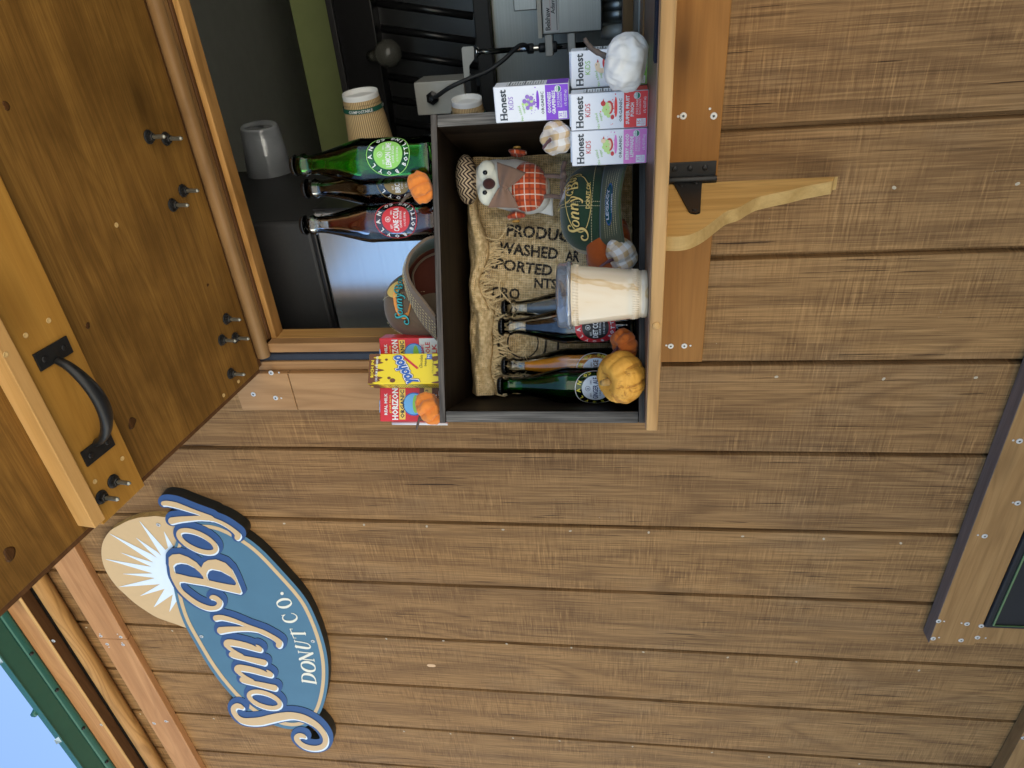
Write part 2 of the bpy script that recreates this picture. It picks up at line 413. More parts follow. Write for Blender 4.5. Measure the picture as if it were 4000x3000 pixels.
# ---------------------------------------------------------------- trailer
TR=thing('food_trailer','brown wood clad food trailer with an open serving window and a green metal roof edge','food trailer',(-1.2,0,-1.3))
XL,XR,ZB,ZT=-.405,.92,-.10,.70      # hole for the serving window
sid=MB(); GW,GD=.0112,.0145
def strip(x0,x1,z0,z1,y0=0.,y1=0.): sid.add([(x0,y0,z0),(x1,y1,z0),(x1,y1,z1),(x0,y0,z1)],[(0,1,2,3)],M_SID)
xs=[]; k=-9
edges=[]
while k<=24:
    gx=-.2032*k
    edges+= [(gx-GW*.5,0.),(gx-GW*.3,GD),(gx+GW*.36,GD),(gx+GW*.5,0.)]; k+=1
edges=sorted(edges)
Z0,Z1=-1.25,1.50
pts=[(edges[0][0]-.1,0.)]+edges+[(edges[-1][0]+.1,0.)]
cut=[]
for (a,ya),(b,yb) in zip(pts[:-1],pts[1:]):
    seg=[(a,ya)]
    for X in (XL,XR):
        if a<X<b: seg.append((X,ya+(yb-ya)*(X-a)/(b-a)))
    seg.append((b,yb))
    for (p,yp),(q,yq) in zip(seg[:-1],seg[1:]):
        mid=(p+q)/2
        if XL<mid<XR: strip(p,q,Z0,ZB,yp,yq); strip(p,q,ZT,Z1,yp,yq)
        else: strip(p,q,Z0,Z1,yp,yq)
sid.build('siding',TR)
# inner skin and room
M_IN=paint('dark_interior_wall',(.34,.36,.31),.6,0,.15,20)
M_ING=paint('olive_interior_wall',(.42,.50,.20),.6,0,.1,20)
M_CEIL=paint('grey_green_ceiling',(.72,.75,.68),.55,0,.1,20)
sk_=MB()
sk_.box((-4.8,.0165,-1.25),(XL,.09,1.75),M_IN); sk_.box((XR,.0165,-1.25),(1.8,.09,1.75),M_IN)
sk_.box((XL,.0165,-1.25),(XR,.09,ZB),M_IN); sk_.box((XL,.0165,ZT),(XR,.09,1.75),M_IN)
sk_.box((-4.8,.09,-1.30),(1.8,2.3,-1.25),M_IN)
sk_.box((-4.8,2.25,-1.25),(1.8,2.3,1.6),M_ING); sk_.box((-4.85,.012,-1.25),(-4.8,2.3,1.6),M_IN); sk_.box((1.8,.012,-1.25),(1.85,2.3,1.6),M_IN)
sk_.build('inner_wall',TR)
cl=MB(); cl.box((-4.8,.09,1.35),(1.8,2.25,1.39),M_CEIL); cl.tube([(-1.2,.95,1.343),(1.2,.95,1.343)],.004,M_ING,6); cl.build('ceiling',TR)
# trims: each board one part
def board(name,a,b,mat,bev=.0015,label=None): return MB().box(a,b,mat).build(name,TR,bev=bev,label=label)
T=.019
# rail of the upper trim, butt joint near the sign
jx=uy(470/1.659+0,2000+828/1.659*1,-.019)[0]
jx=uy(440,2497,-.019)[0]
board('upper_trim',(jx+.0008,-T,1.3035),(1.6,-.0005,1.3925),M_EAVE,label='pinkish brown upper trim board')
board('upper_trim',(-4.8,-T,1.3035),(jx-.0008,-.0005,1.3925),M_EAVE)
# round rail, vent gap, eave boards, roof edge: heights follow from where each edge is seen
def zz(z0,y): return z0*(1.0961+y)/1.0961
rr=MB(); zc=zz(1.4868,-.022); rr.tube([(-4.8,-.022,zc),(1.6,-.022,zc)],.0205,M_GOLD,20); rr.build('round_rail',TR)
ve=MB(); ve.box((-4.8,-.0255,1.506),(1.6,-.0005,1.51),M_MESH); ve.build('vent_mesh',TR)
board('eave_batten',(-4.8,-.0535,1.500),(1.6,-.024,1.5055),M_DKW)
board('eave_lip',(-4.8,-.0575,1.498),(1.6,-.0540,1.5085),M_BATE)
board('eave_board',(-4.8,-.0560,1.509),(1.6,-.0400,1.5665),M_EAVE)
rf=MB()
y1,za,y2,zb2,y3,zc3=-.0575,1.5630,-.078,1.570,-.126,1.5735
rf.grid(lambda a,b:(-4.8+6.4*a,y1+(y2-y1)*b,za+(zb2-za)*b-.0016*math.sin(math.pi*b)),40,5,M_GREEN,True)
rf.grid(lambda a,b:(-4.8+6.4*a,y2+(y3-y2)*b,zb2+.002+(zc3-zb2)*b),2,2,M_GREEN,False)
rf.build('drip_edge',TR,thick=.0012)
rp=MB(); rp.box((-4.8,y3-.003,zc3-.001),(1.6,y3,zc3+.02),M_GREEN)
rp.grid(lambda a,b:(-4.8+6.4*a,y3+(2.5-y3)*b,zc3+.019+.35*math.sin(math.pi*b*.98)*.6),2,12,M_GREEN,False)
for i in range(16):
    x=-4.7+i*.405; q=lambda b:(y3+(2.5-y3)*b,zc3+.026+.35*math.sin(math.pi*b*.98)*.6)
    rp.tube([(x,q(b/8)[0]-(.008 if b==0 else 0),q(b/8)[1]) for b in range(9)],.009,M_GREEN,6)
rp.build('roof',TR)
for px,py in ((14,2578),(243,2890)):
    q=uy(px,py,y3-.004); s_=MB(); s_.add([(q[0]-.012,y3-.0035,zc3+.004),(q[0]+.014,y3-.0035,zc3+.003),(q[0]+.010,y3-.012,zc3+.013),(q[0]-.004,y3-.016,zc3+.009),(q[0]-.011,y3-.010,zc3+.014)],[(0,1,2),(0,2,3),(0,3,4)],flatm('pale_film',(.35,.50,.62),.3)); s_.build('torn_film',TR)
for i,(px,py) in enumerate([(105,2551),(198,2693),(312,2842),(395,2972)]):
    q=uy(px,py,(y1+y2)/2); s_=MB()
    s_.lathe([(.001,0),(.006,.0005),(.0045,.003),(.0025,.005),(.0005,.0055)],M_IRON,(q[0],(y1+y2)/2-.001,(za+zb2)/2-.002),(0,-.4,-1),12); s_.build('roof_screw',TR)
# ---- window frame: stepped boards left and above, then the sill
zt=lambda z0:z0
fr=MB()
def jamb(x0,x1,y,mat,name,depth=.05,zt_=.66):
    return board(name,(x0,y,-.10),(x1,y+depth,zt_),mat,.0012)
board('side_trim',(-.497,-T,-.050),(-.4105,-.0005,.615),M_TRIMZ,label='upright knotty trim board left of the serving window')
board('side_trim',(-.497,-T,.6165),(-.4105,-.0005,.735),M_TRIMZ)
board('window_stop',(-.4095,-.008,-.10),(-.3905,.03,.70),M_TRIMZ)
MB().box((-.3895,-.004,-.10),(-.3695,.03,.70),M_RUB).tube([(-.372,-.005,-.1),(-.372,-.005,.66)],.0035,M_RUB,8).build('gasket',TR,label='black rubber gasket')
board('window_jamb',(-.3688,-.010,-.10),(-.3492,.05,.645),M_TRIMZ)
jf=uy(1300,1328.5,.012)[0]
board('inner_jamb',(-.3485,.012,-.10),(jf,.050,.6445),M_GOLDZ)
board('head_board',(-.3685,-.004,.6635),(.93,.05,.70),M_DKW)
dw=MB(); dw.tube([(-.372,-.018,zz(.6645,-.018)),(.93,-.018,zz(.6645,-.018))],.0122,M_DOWEL,20); dw.build('rounded_head_trim',TR)
board('window_head',(-.3485,-.001,.650),(.93,.05,.6625),M_TRIM)
board('window_head',(-.3485,.006,.6455),(.93,.05,.6495),M_DKW)
board('inner_head',(jf+.0005,.012,.6346),(.93,.0447,.6450),M_GOLD)
board('inner_sill',(jf+.0005,.022,-.0975),(.93,.115,-.054),M_DOWEL)
board('lower_trim',(-.392,-T,-.1695),(.95,-.0005,-.079),M_TRIMD,label='orange brown board below the serving shelf')
# screws and nails
def screw(px,py,y=-T,r=.0052,parent=TR,z=None):
    q=uy(px,py,y); s_=MB()
    s_.lathe([(.0001,.0012),(r*.45,.0012),(r*.92,.0010),(r,0)],M_ZINC,(q[0],y,q[2]),(0,-1,0),16,False)
    for k in range(3):
        a=math.pi*k/3; dx,dz=math.cos(a)*r*.4,math.sin(a)*r*.4; ox,oz=-math.sin(a)*.0005,math.cos(a)*.0005
        s_.add([(q[0]-dx-ox,y-.00135,q[2]-dz-oz),(q[0]+dx-ox,y-.00135,q[2]+dz-oz),(q[0]+dx+ox,y-.00135,q[2]+dz+oz),(q[0]-dx+ox,y-.00135,q[2]-dz+oz)],[(0,1,2,3)],M_IRON)
    return s_.build('screw',parent)
def pin(px,py,y=-T,r=.002,mat=None,parent=TR,name='pin_nail'):
    q=uy(px,py,y); s_=MB(); s_.lathe([(.0001,.0008),(r*.8,.0008),(r,0)],mat or M_ZINC,(q[0],y,q[2]),(0,-1,0),10,False); return s_.build(name,parent)
for p in [(2669,453),(2788,453),(2620,1352),(2673,1351),(1059,1456),(1077,1554),(990,1540),(394,2484),(472,2488),(419,2516),(481,2518),(603,2826),(648,2817),(1030-0,1000) if 0 else (2669,453)][:-1]: screw(*p)
for p in [(2649,455),(2773,425),(2603,1349),(2697,1350),(1099,1555),(1090,1455),(390,2476),(459,2477),(426,2528),(477,2510),(597,2822),(656,2819)]: pin(*p)
for p in [(209,2503),(397,2831)]: screw(p[0],p[1],-.056,.0055)
for p in [(193,2503),(410,2832)]: pin(p[0],p[1],-.056)
NL=[(3493,733),(3975,718),(3033,1472),(3452,1480),(3812,1475),(2228,2074),(2534,2080),(2901,2095),(1110,2045),(1422,2050),(1667,2056),(1965,2069),(3218,2105),(3519,2122),(2232,2530),(2513,2547),(2843,2568),(1509,2495),(1732,2503),(1979,2515),(3111,2585),(3590,2619),(1578,2857),(1760,2866),(2004,2883),(2186,2894),(2471,2916),(2781,2939),(337,2451),(548,2789),(673,2464),(835,2807),(3004,2957),(3357,2984)]
for px,py in NL:
    q=uy(px,py,0); s_=MB(); s_.lathe([(.0001,.0006),(.0022,.0006),(.0030,0)],M_NAIL,(q[0],0,q[2]),(0,-1,0),12,False,fn=lambda t,z:1+.18*math.sin(t*2+px)); s_.build('nail',TR)
# putty patch
q=uy(1685,2600,0); pb=MB(); pb.lathe([(.0001,.0007),(.006,.0007),(.0068,0)],paint('putty',(.66,.42,.22),.6),(q[0],0,q[2]),(0,-1,0),24,False,fn=lambda t,z:.85+.9*abs(math.sin(t))**3); pb.build('putty_patch',TR)
# ---- serving shelf and its bracket
ZS=-.0575; YF=-.28; XE=-.3545
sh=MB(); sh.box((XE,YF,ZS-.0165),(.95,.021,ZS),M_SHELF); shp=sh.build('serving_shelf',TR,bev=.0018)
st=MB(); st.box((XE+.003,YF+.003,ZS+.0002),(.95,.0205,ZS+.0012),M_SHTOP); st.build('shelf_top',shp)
vq0=uy(2556,245,-.262); vl=MB(); vl.box((vq0[0],-.268,ZS+.0014),(.60,-.242,ZS+.0038),paint('black_hook_strip',(.008,.009,.02),.95,0,.5,600,.9)); vl.build('hook_strip',shp)
sb=uy(2573,1272,YF); s_=MB(); s_.lathe([(.0001,.001),(.005,.0012),(.0055,0)],M_BATE,(sb[0],YF,ZS-.0085),(0,-1,0),14); s_.build('screw_plug',shp)
# bracket: outline traced in the plane x = -.071
XB=-.071
def bp(px,py,x=XB):
    d=ray(px,py); q=CAM+d*((x-CAM[0])/d[0]); return q
zi=lambda px,py:(2560+px/1.716,580+py/1.716)
outer=[(75,590),(160,590),(240,575),(330,530),(410,470),(480,420),(560,395),(620,360),(680,330),(780,305),(900,280),(1020,250),(1120,232),(1190,218)]
top=[(1205,165),(800,190),(420,212),(90,235)]
prof=[bp(*zi(*p)) for p in outer]+[bp(*zi(*p)) for p in [(1208,200),(1208,168)]]
prof=[(q[1],q[2]) for q in prof]
ymax=-.024; prof=[(min(y,ymax-.007),z) for y,z in prof]; prof[-1]=(ymax,prof[-1][1]); prof[-2]=(ymax-.002,prof[-2][1])
bk=MB(); fin=[(y,min(z,ZS-.0168)) for y,z in catmull([(a,b) for a,b in prof[:-2]],False,4)]+[prof[-2],prof[-1],(ymax,ZS-.0168),(fin0:=prof[0][0],ZS-.0168)]
n_=len(fin); TH=.019
vs_=[(XB,y,z) for y,z in fin]+[(XB-TH,y,z) for y,z in fin]
bk.add(vs_,[tuple(range(n_)),tuple(range(2*n_-1,n_-1,-1))],M_BRK)
bk.add(vs_,[(i,(i+1)%n_,n_+(i+1)%n_,n_+i) for i in range(n_)],M_BRKE,False)
bkp=bk.build('shelf_bracket',TR,bev=.003,seg=3)
hg=MB()
def hpt(px,py,x): d=ray(*zi(px,py)); return CAM+d*((x-CAM[0])/d[0])
zt_,zb_=-.076,-.1665
hl=[uy(*zi(90,110),-T),uy(*zi(412,90),-T)]
hx0=XB+.031; hx1=XB+.006
hg.box((hx1,-T-.0025,zb_),(hx0,-T-.0003,zt_),M_IRON)
hg.tube([(hx1-.001,-T-.0065,zb_-.001),(hx1-.001,-T-.0065,zt_)],.0055,M_IRON,14)
yk=-T-.0065
tri=[(yk-.002,-.1045),(yk-.002,-.1455),(-.164,-.1275),(-.170,-.1265),(-.174,-.121),(-.170,-.1155),(-.164,-.1135)]
hg.add([(XB+.0026,y,z) for y,z in tri]+[(XB+.0003,y,z) for y,z in tri],[tuple(range(7)),tuple(range(13,6,-1))]+[(i,(i+1)%7,7+(i+1)%7,7+i) for i in range(7)],M_IRON)
for zz_ in (-.105,-.128,-.150): hg.lathe([(.0001,.0016),(.0035,.0014),(.0045,0)],M_IRON,((hx0+hx1)/2+.003,-T-.0025,zz_),(0,-1,0),12)
for yy,zz_ in ((yk-.022,-.114),(yk-.012,-.136),(-.162,-.1205)): hg.lathe([(.0001,.0016),(.003,.0014),(.004,0)],M_IRON,(XB+.0026,yy,zz_),(1,0,0),12)
hg.build('hinge',bkp,bev=.0006)
# ---- serving hatch swung up over the window
TH_=math.radians(7.5); HX=uy(1015,1440,-.03); HO=V(HX[0],-.03,HX[2]); HA=V(0,-math.cos(TH_),math.sin(TH_)); HN=V(0,-math.sin(TH_),-math.cos(TH_))
def hatch(x,s,h=0.): return HO+V(x-HO[0],0,0)+HA*s+HN*h
def hpx(px,py,h=0.):
    q=un(px,py,HO+HN*h,HN); return q[0],float((q-HO)@HA)
def hbox(mb,x0,x1,s0,s1,h0,h1,mat):
    vs=[hatch(x,s,h) for x in (x0,x1) for s in (s0,s1) for h in (h0,h1)]
    mb.add(vs,[(0,1,3,2),(4,6,7,5),(0,4,5,1),(2,3,7,6),(0,2,6,4),(1,5,7,3)],mat)
hp=MB(); hbox(hp,HO[0],1.0,0,.80,-.018,0,M_PLY); hat=hp.build('serving_hatch',TR,bev=.0015)
e1=MB(); hbox(e1,HO[0]-.008,HO[0]-.0005,-.0,.80,-.019,-.002,M_DKW); e1.build('edge_strip',hat)
bl=hpx(548,1856,.019); bl2=hpx(386,2016,.019); s0,s1=bl[1],bl2[1]
bt=MB(); hbox(bt,HO[0]+.002,1.0,s0,s1,.0004,.019,M_BAT); bt.build('batten',hat,bev=.0015)
be=MB(); hbox(be,HO[0]+.016,1.0,s1+.0006,s1+.020,.0004,.030,M_BATE); be.build('batten_edge',hat,bev=.0012)
# seam board next to the hinge
se=MB(); hbox(se,HO[0]+.001,1.0,-.012,-.0006,-.017,-.003,M_DKW); se.build('hinge_strip',hat)
def bolt(px,py,h):
    x,s=hpx(px,py,h+.001); o=hatch(x,s,h); b_=MB(); ax=tuple(HN); o2=lambda t:tuple(o+HN*t)
    b_.lathe([(.0001,.0016),(.0095,.0016),(.0105,0)],M_IRON,o2(.0003),ax,20)
    b_.lathe([(.0001,.0070),(.0055,.0070),(.0062,.0062),(.0062,0)],M_IRON,o2(.0016),ax,6,False)
    pr=[(.0031,.0)]
    for k in range(12): pr+=[(.0033,.006+.0017*k),(.0027,.0068+.0017*k)]
    pr+=[(.0015,.028),(.0001,.0283)]
    b_.lathe(pr,M_BOLT,o2(.002),ax,12); return b_.build('bolt',hat)
for p in [(583,535),(650,542),(716,745),(676,801),(886,1246),(868,1328),(920,1320),(903,1459)]: bolt(*p,0.)
for p in [(444,1880),(398,1942)]: bolt(*p,.019)
# nail dimples and splinters on the hatch
M_DIM=paint('dimple',(.62,.42,.17),.5); M_SPL=paint('splinter',(.75,.55,.22),.6)
for px,py,h in [(190,1252,.019),(100,1310,.019),(478,1791,.019),(371,1881,.019),(22,1385,.03),(874,1544,0),(455,879,0),(932,1490,0)]:
    x,s=hpx(px,py,h); o=hatch(x,s,h); b_=MB(); b_.lathe([(.0022,.0001),(.0032,.0006),(.0036,.0)],M_DIM,tuple(o),tuple(HN),12); b_.build('nail_hole',hat)
M_KNOT=wood('dark_knot',(.060,.026,.008),(.14,.06,.017),'x',.5,.5,.5,.3,False)
for px,py,rx in [(25,413,.006),(343,1272,.005),(516,1652,.010),(38,2163,.011),(812,1113,.0035)]:
    x,s=hpx(px,py,0); o=hatch(x,s,0); b_=MB(); b_.lathe([(.0001,.0006),(rx*.7,.0005),(rx,0)],M_KNOT,tuple(o),tuple(HN),22,fn=lambda t,z,px=px:.62+.3*abs(math.cos(t+px))+.08*math.sin(3*t+px)); b_.build('knot',hat)
# handle
hb=.019; P0=hatch(*hpx(205,1380,hb),hb); P1=hatch(*hpx(380,1752,hb),hb)
def plate(mb,c,dirx,diry,w,l,h):
    vs=[c+dirx*a*w+diry*b*l+HN*k for a in (-.5,.5) for b in (-.5,.5) for k in (.0002,h)]
    mb.add([tuple(p) for p in vs],[(0,1,3,2),(4,6,7,5),(0,4,5,1),(2,3,7,6),(0,2,6,4),(1,5,7,3)],M_IRON)
dl=P1-P0; L=np.linalg.norm(dl); dl/=L; dc=np.cross(HN,dl)
hn=MB(); plate(hn,P0,dl,dc,.024,.052,.003); plate(hn,P1,dl,dc,.024,.052,.003)
path=[];rad=[]
for i in range(21):
    t=i/20; a=t*math.pi; path.append(tuple(P0+dl*(L*(t)+.010*(1-2*t))+HN*(.003+.040*math.sin(a)**.65))); rad.append(.0065+.0045*math.sin(a))
hn.tube(path,rad,M_IRON,14,flat=.75)
for c in (P0,P1):
    for k in (-1,1): hn.lathe([(.0001,.0016),(.0034,.0014),(.0042,0)],M_BOLT if 0 else M_IRON,tuple(c+dc*k*.0155+HN*.003),tuple(HN),12)
hn.build('handle',hat,bev=.0007)
# ---- framed black panel low on the wall and the base board
PF=thing('vent_panel','black panel in a thick brown wooden frame low on the clad wall','wall panel',(-.7,0,-1.0))
TP=.034
zt_=uy(3774,2000,0)[2]; ze=uy(3645,2514,-TP)[0]
ztop=-.7025
_m=MB().box((ze,-TP,ztop-.093),(1.4,-.0005,ztop),M_TRIM); _m.m[5]=_m.mi(M_FACE); _m.build('frame_board',PF,bev=.002)
q2=uy(3780,2500,-TP)
MB().box((ze+.001,-TP+.006,-1.24),(ze+.062,-.0005,ztop-.094),M_TRIM).build('frame_board',PF,bev=.002)
MB().box((ze+.0625,-TP-.004,-1.24),(1.4,-.004,ztop-.0945),paint('black_vinyl',(.007,.007,.008),.7,0,.2)).build('black_panel',PF,bev=.004)
ep=MB(); ep.tube([(ze+.075,-TP-.006,-1.24),(ze+.075,-TP-.006,ztop-.108),(1.4,-TP-.006,ztop-.108)],.0022,paint('green_welt',(.10,.17,.06),.5),6); ep.build('welt',PF)
for p in [(3846,2094),(3666,2426),(3777,2437),(3645,2494),(3754,2501),(3818,2490),(3833,2445),(3982,1723),(3975,1965)]: screw(p[0],p[1],-TP,.0055,PF)
for p in [(3820,2090),(3688,2427),(3756,2434),(3668,2490),(3850,2492),(3958,1720),(3957,1963)]: pin(p[0],p[1],-TP,parent=PF)
zbb=-.984
board('base_board',(-4.8,-TP,-1.24),(ze-.11,-.0005,zbb),M_TRIM)
screw(3998,2882,-TP,.0055)
# ================================================================ the painted shop sign
M_CREAM=paint('cream_sign_paint',(.62,.42,.20),.38,var=.05); M_NAVY=paint('navy_sign_paint',(.03,.070,.18),.36,var=.15,sc=25)
M_TEAL=paint('teal_sign_paint',(.075,.165,.225),.3,var=.12,sc=14); M_WHT=paint('pale_white_sign_paint',(.72,.80,.84),.38,var=.04)
M_IVORY=paint('ivory_letter_paint',(.80,.74,.58),.38,var=.04); M_SEDGE=paint('black_sign_edge',(.012,.014,.012),.5,var=.4,sc=200)
M_SWOOD=wood('sign_wood_edge',(.40,.22,.06),(.60,.38,.13),'x',.4,.2,.5,.1,False)
SG=thing('shop_sign','layered oval teal and navy shop sign with a cream rising sun on the wall','shop sign',(-1.35,0,.95))
Y1,Y2,Y3=-.018,-.024,-.0256      # fronts of the sun board, the oval board and the script board
A_=lambda x,y,r=0:(350+x/3.318,1850+y/3.318,r/3.318)
B_=lambda x,y,r=0:(800+x/3.318,1850+y/3.318,r/3.318)
C_=lambda x,y,r=0:(600+x/3.318,2300+y/3.318,r/3.318)
D_=lambda x,y,r=0:(850+x/3.318,2500+y/3.318,r/3.318)
SC=lambda S,L:[S(*p) for p in L]
# outlines of the script letters, stroke by stroke
def script_strokes():
    st=[]
    st.append(SC(D_,[(325,872,22),(290,852,30),(245,848,34),(208,880,34),(215,935,30),(262,1000,32),(330,1040,38),(430,1052,47),(560,1045,52),(700,1012,54),(850,982,50),(980,974,44),(1120,1005,42),(1250,1072,38),(1335,1150,36),(1390,1235,34),(1400,1310,33),(1368,1368,34),(1290,1396,33),(1190,1390,33),(1100,1355,32),(1040,1300,32),(1025,1255,32),(1062,1230,30),(1115,1238,24),(1135,1255,16)]))
    for dx,dy in ((138,328),(0,0)):     # first and second n
        q=lambda L:[C_(x+dx,y+dy,r) for x,y,r in L]
        st.append(q([(1012,842,34),(1060,866,28),(1150,885,28),(1300,918,34),(1432,950,38)]))
        st.append(q([(1330,722,5),(1352,738,16),(1385,775,26),(1370,790,22),(1250,745,36),(1100,705,38),(975,688,40),(945,712,34),(985,762,24),(1060,812,19),(1150,858,17)]))
    st.append(SC(C_,[(808,372,36),(880,365,32),(1000,392,28),(1120,432,22),(1230,478,20),(1340,522,26),(1430,560,30),(1520,605,28),(1590,650,32),(1630,690,38),(1625,722,38)]))
    st.append(SC(C_,[(868,532,44),(950,522,38),(1080,512,30),(1220,512,27),(1340,528,24),(1430,558,20)]))
    # capital B: swash
    st.append(SC(A_,[(1066,1220,26),(1085,1320,30),(1135,1430,28),(1185,1510,26),(1270,1590,30),(1390,1675,31),(1510,1728,32),(1600,1740,27),(1665,1718,30),(1690,1668,34),(1660,1622,32),(1605,1596,30),(1578,1600,22)]))
    st.append(SC(A_,[(960,380,30),(1010,378,32),(1120,400,34),(1250,445,28),(1380,490,22),(1480,528,24),(1570,572,34)]+[(x+1493,y,r) for x,y,r in [(120,590,22),(210,625,22),(300,675,24),(380,735,28),(432,790,36),(425,820,36)]]))
    st.append(SC(A_,[(1068,605,44),(1150,590,38),(1280,577,32),(1420,568,28),(1540,575,26)]))
    return st
def ell(S,cx,cy,a,b,tilt,r,n=20):
    o=[];c,s=math.cos(math.radians(tilt)),math.sin(math.radians(tilt))
    for k in range(n):
        t=2*math.pi*k/n; x,y=a*math.cos(t),b*math.sin(t); o.append(S(cx+x*c-y*s,cy+x*s+y*c,r))
    return o
BO=SC(A_,[(1030,1080),(1075,1042),(1170,1035),(1280,1075),(1390,1145),(1450,1215),(1482,1150),(1540,1115),(1643,1105),(1763,1150),(1843,1230),(1893,1330),(1935,1430),(1972,1528),(1950,1552),(1743,1505),(1493,1442),(1350,1420),(1215,1395),(1170,1400),(1165,1440),(1130,1460),(1075,1330),(1030,1180)])
BH1=SC(A_,[(1088,1190),(1120,1160),(1180,1148),(1260,1160),(1350,1205),(1430,1275),(1475,1330),(1483,1362),(1400,1345),(1300,1330),(1180,1300),(1118,1288),(1090,1240)])
BH2=SC(A_,[(1516,1290),(1540,1245),(1580,1228),(1693,1250),(1823,1320),(1880,1375),(1903,1415),(1890,1442),(1800,1430),(1650,1400),(1543,1375),(1520,1330)])
S_=SDF(380,1880,1330,2960,1.1,45.)
for st in script_strokes(): S_.stroke(st)
S_.stroke(ell(A_,1397,872,262,102,25,29),True,True)
S_.stroke(ell(C_,1438,1432,210,86,19,27),True,True)
bd=np.maximum(S_.polyd(BO),-np.minimum(S_.polyd(BH1),S_.polyd(BH2)))
S_.d=np.minimum(S_.d,bd); S_.d=np.minimum(S_.d,45)
def shift(g,dx,dy,st=1.1):
    i,j=int(round(dx/st)),int(round(dy/st)); return np.roll(np.roll(g,i,1),j,0)
def onplane(y,lift=0.):
    def f(px,py):
        q=uy(px,py,y); return (q[0],y-lift,q[2])
    return f
def layer(name,g,yf,yb,mf,me,parent,bev=0.,x0=380,y0=1880,st=1.1,tol=.3,lift=0.):
    vs,fs=fill(contours(g,x0,y0,st),0.,tol); mb=MB(); f=[]
    for x,y,_ in vs: q=uy(x,y,yf); f.append((q[0],yf-lift,q[2]))
    fl=[tuple(reversed(t)) for t in fs]; mb.add(f,fl,mf)
    if yb is not None:
        for lp in contours(g,x0,y0,st):
            lp=thin(lp,tol); n=len(lp); F=[uy(a,b,yf) for a,b in lp]
            mb.add([(q[0],yf,q[2]) for q in F]+[(q[0],yb,q[2]) for q in F],[(i,(i+1)%n,n+(i+1)%n,n+i) for i in range(n)],me,True)
    return mb.build(name,parent)
H_=SDF(380,1880,1330,2960,1.1,60.); H_.cap(A_(1250,800,45),A_(1540,935,45)); H_.cap(C_(1320,1390,38),C_(1560,1475,38))
navy=np.minimum(np.minimum(shift(S_.d,3,-7)-16.5,H_.d),np.minimum(S_.polyd(BH1),S_.polyd(BH2))-3)
layer('script_board',navy,Y3,-.0005,M_NAVY,M_SEDGE,SG)
layer('white_highlight',shift(S_.d,4,5)+0,Y3,None,M_WHT,None,SG,lift=.0008)
layer('script_letters',S_.d,Y3,None,M_CREAM,None,SG,lift=.0016)
# oval board with its cream line
OV=[(678,2300),(690,2354),(711,2424),(736,2469),(769,2526),(811,2601),(856,2662),(907,2723),(960,2775),(1015,2812),(1073,2834),(1106,2846),(1145,2851),(1185,2845),(1222,2825),(1251,2795),(1272,2735),(1283,2669),(1285,2600),(1274,2530),(1253,2458),(1225,2393),(1199,2337),(1150,2280),(1096,2223),(1050,2170),(1000,2124),(969,2103),(920,2072),(870,2048),(815,2032),(755,2038),(712,2066),(684,2112),(672,2175),(671,2240)]
OVs=catmull(OV,True,4)
for _ in range(14): OVs=[(OVs[i-1]+2*OVs[i]+OVs[(i+1)%len(OVs)])/4 for i in range(len(OVs))]; O_=SDF(380,1880,1330,2960,2.2,60.); od=O_.polyd(OVs)
layer('oval_board',od,Y2,-.0005,M_TEAL,M_SEDGE,SG,st=2.2)
wid=10.5+2.5*np.cos((O_.X-1000)/300); band=np.maximum(od+wid,-(od+wid+13.5))
layer('cream_line',band,Y2,None,M_CREAM,None,SG,lift=.0008,st=2.2)
SUN=[(642,2020),(606,2016),(576,2019),(543,2022),(501,2034),(465,2052),(431,2073),(407,2106),(397,2139),(397,2175),(406,2212),(422,2245),(452,2287),(486,2320),(532,2360),(600,2405),(645,2424),(690,2439),(740,2454),(820,2440),(850,2300),(830,2150),(760,2050),(700,2026)]
sd=O_.polyd(catmull(SUN,True,4)); layer('sun_board',sd,Y1,-.0005,M_CREAM,M_SWOOD,SG,st=2.2)
RAY=SC(A_,[(1020,960),(985,985),(640,600),(935,1065),(885,1015),(595,820),(760,985),(885,1095),(800,1040),(245,765),(830,1150),(390,1015),(805,1205),(185,1100),(820,1290),(415,1295),(850,1350),(368,1468),(915,1430),(650,1585),(975,1490),(830,1733),(1080,1563),(1035,1793),(1120,1663),(1300,1500),(1200,1050),(1080,930),(962,738)])
RAY=[(p[0],p[1]) for p in RAY]
layer('sunburst',S_.polyd(RAY),Y1,None,M_WHT,None,SG,lift=.0008,tol=.15,x0=380,y0=1880,st=1.1)
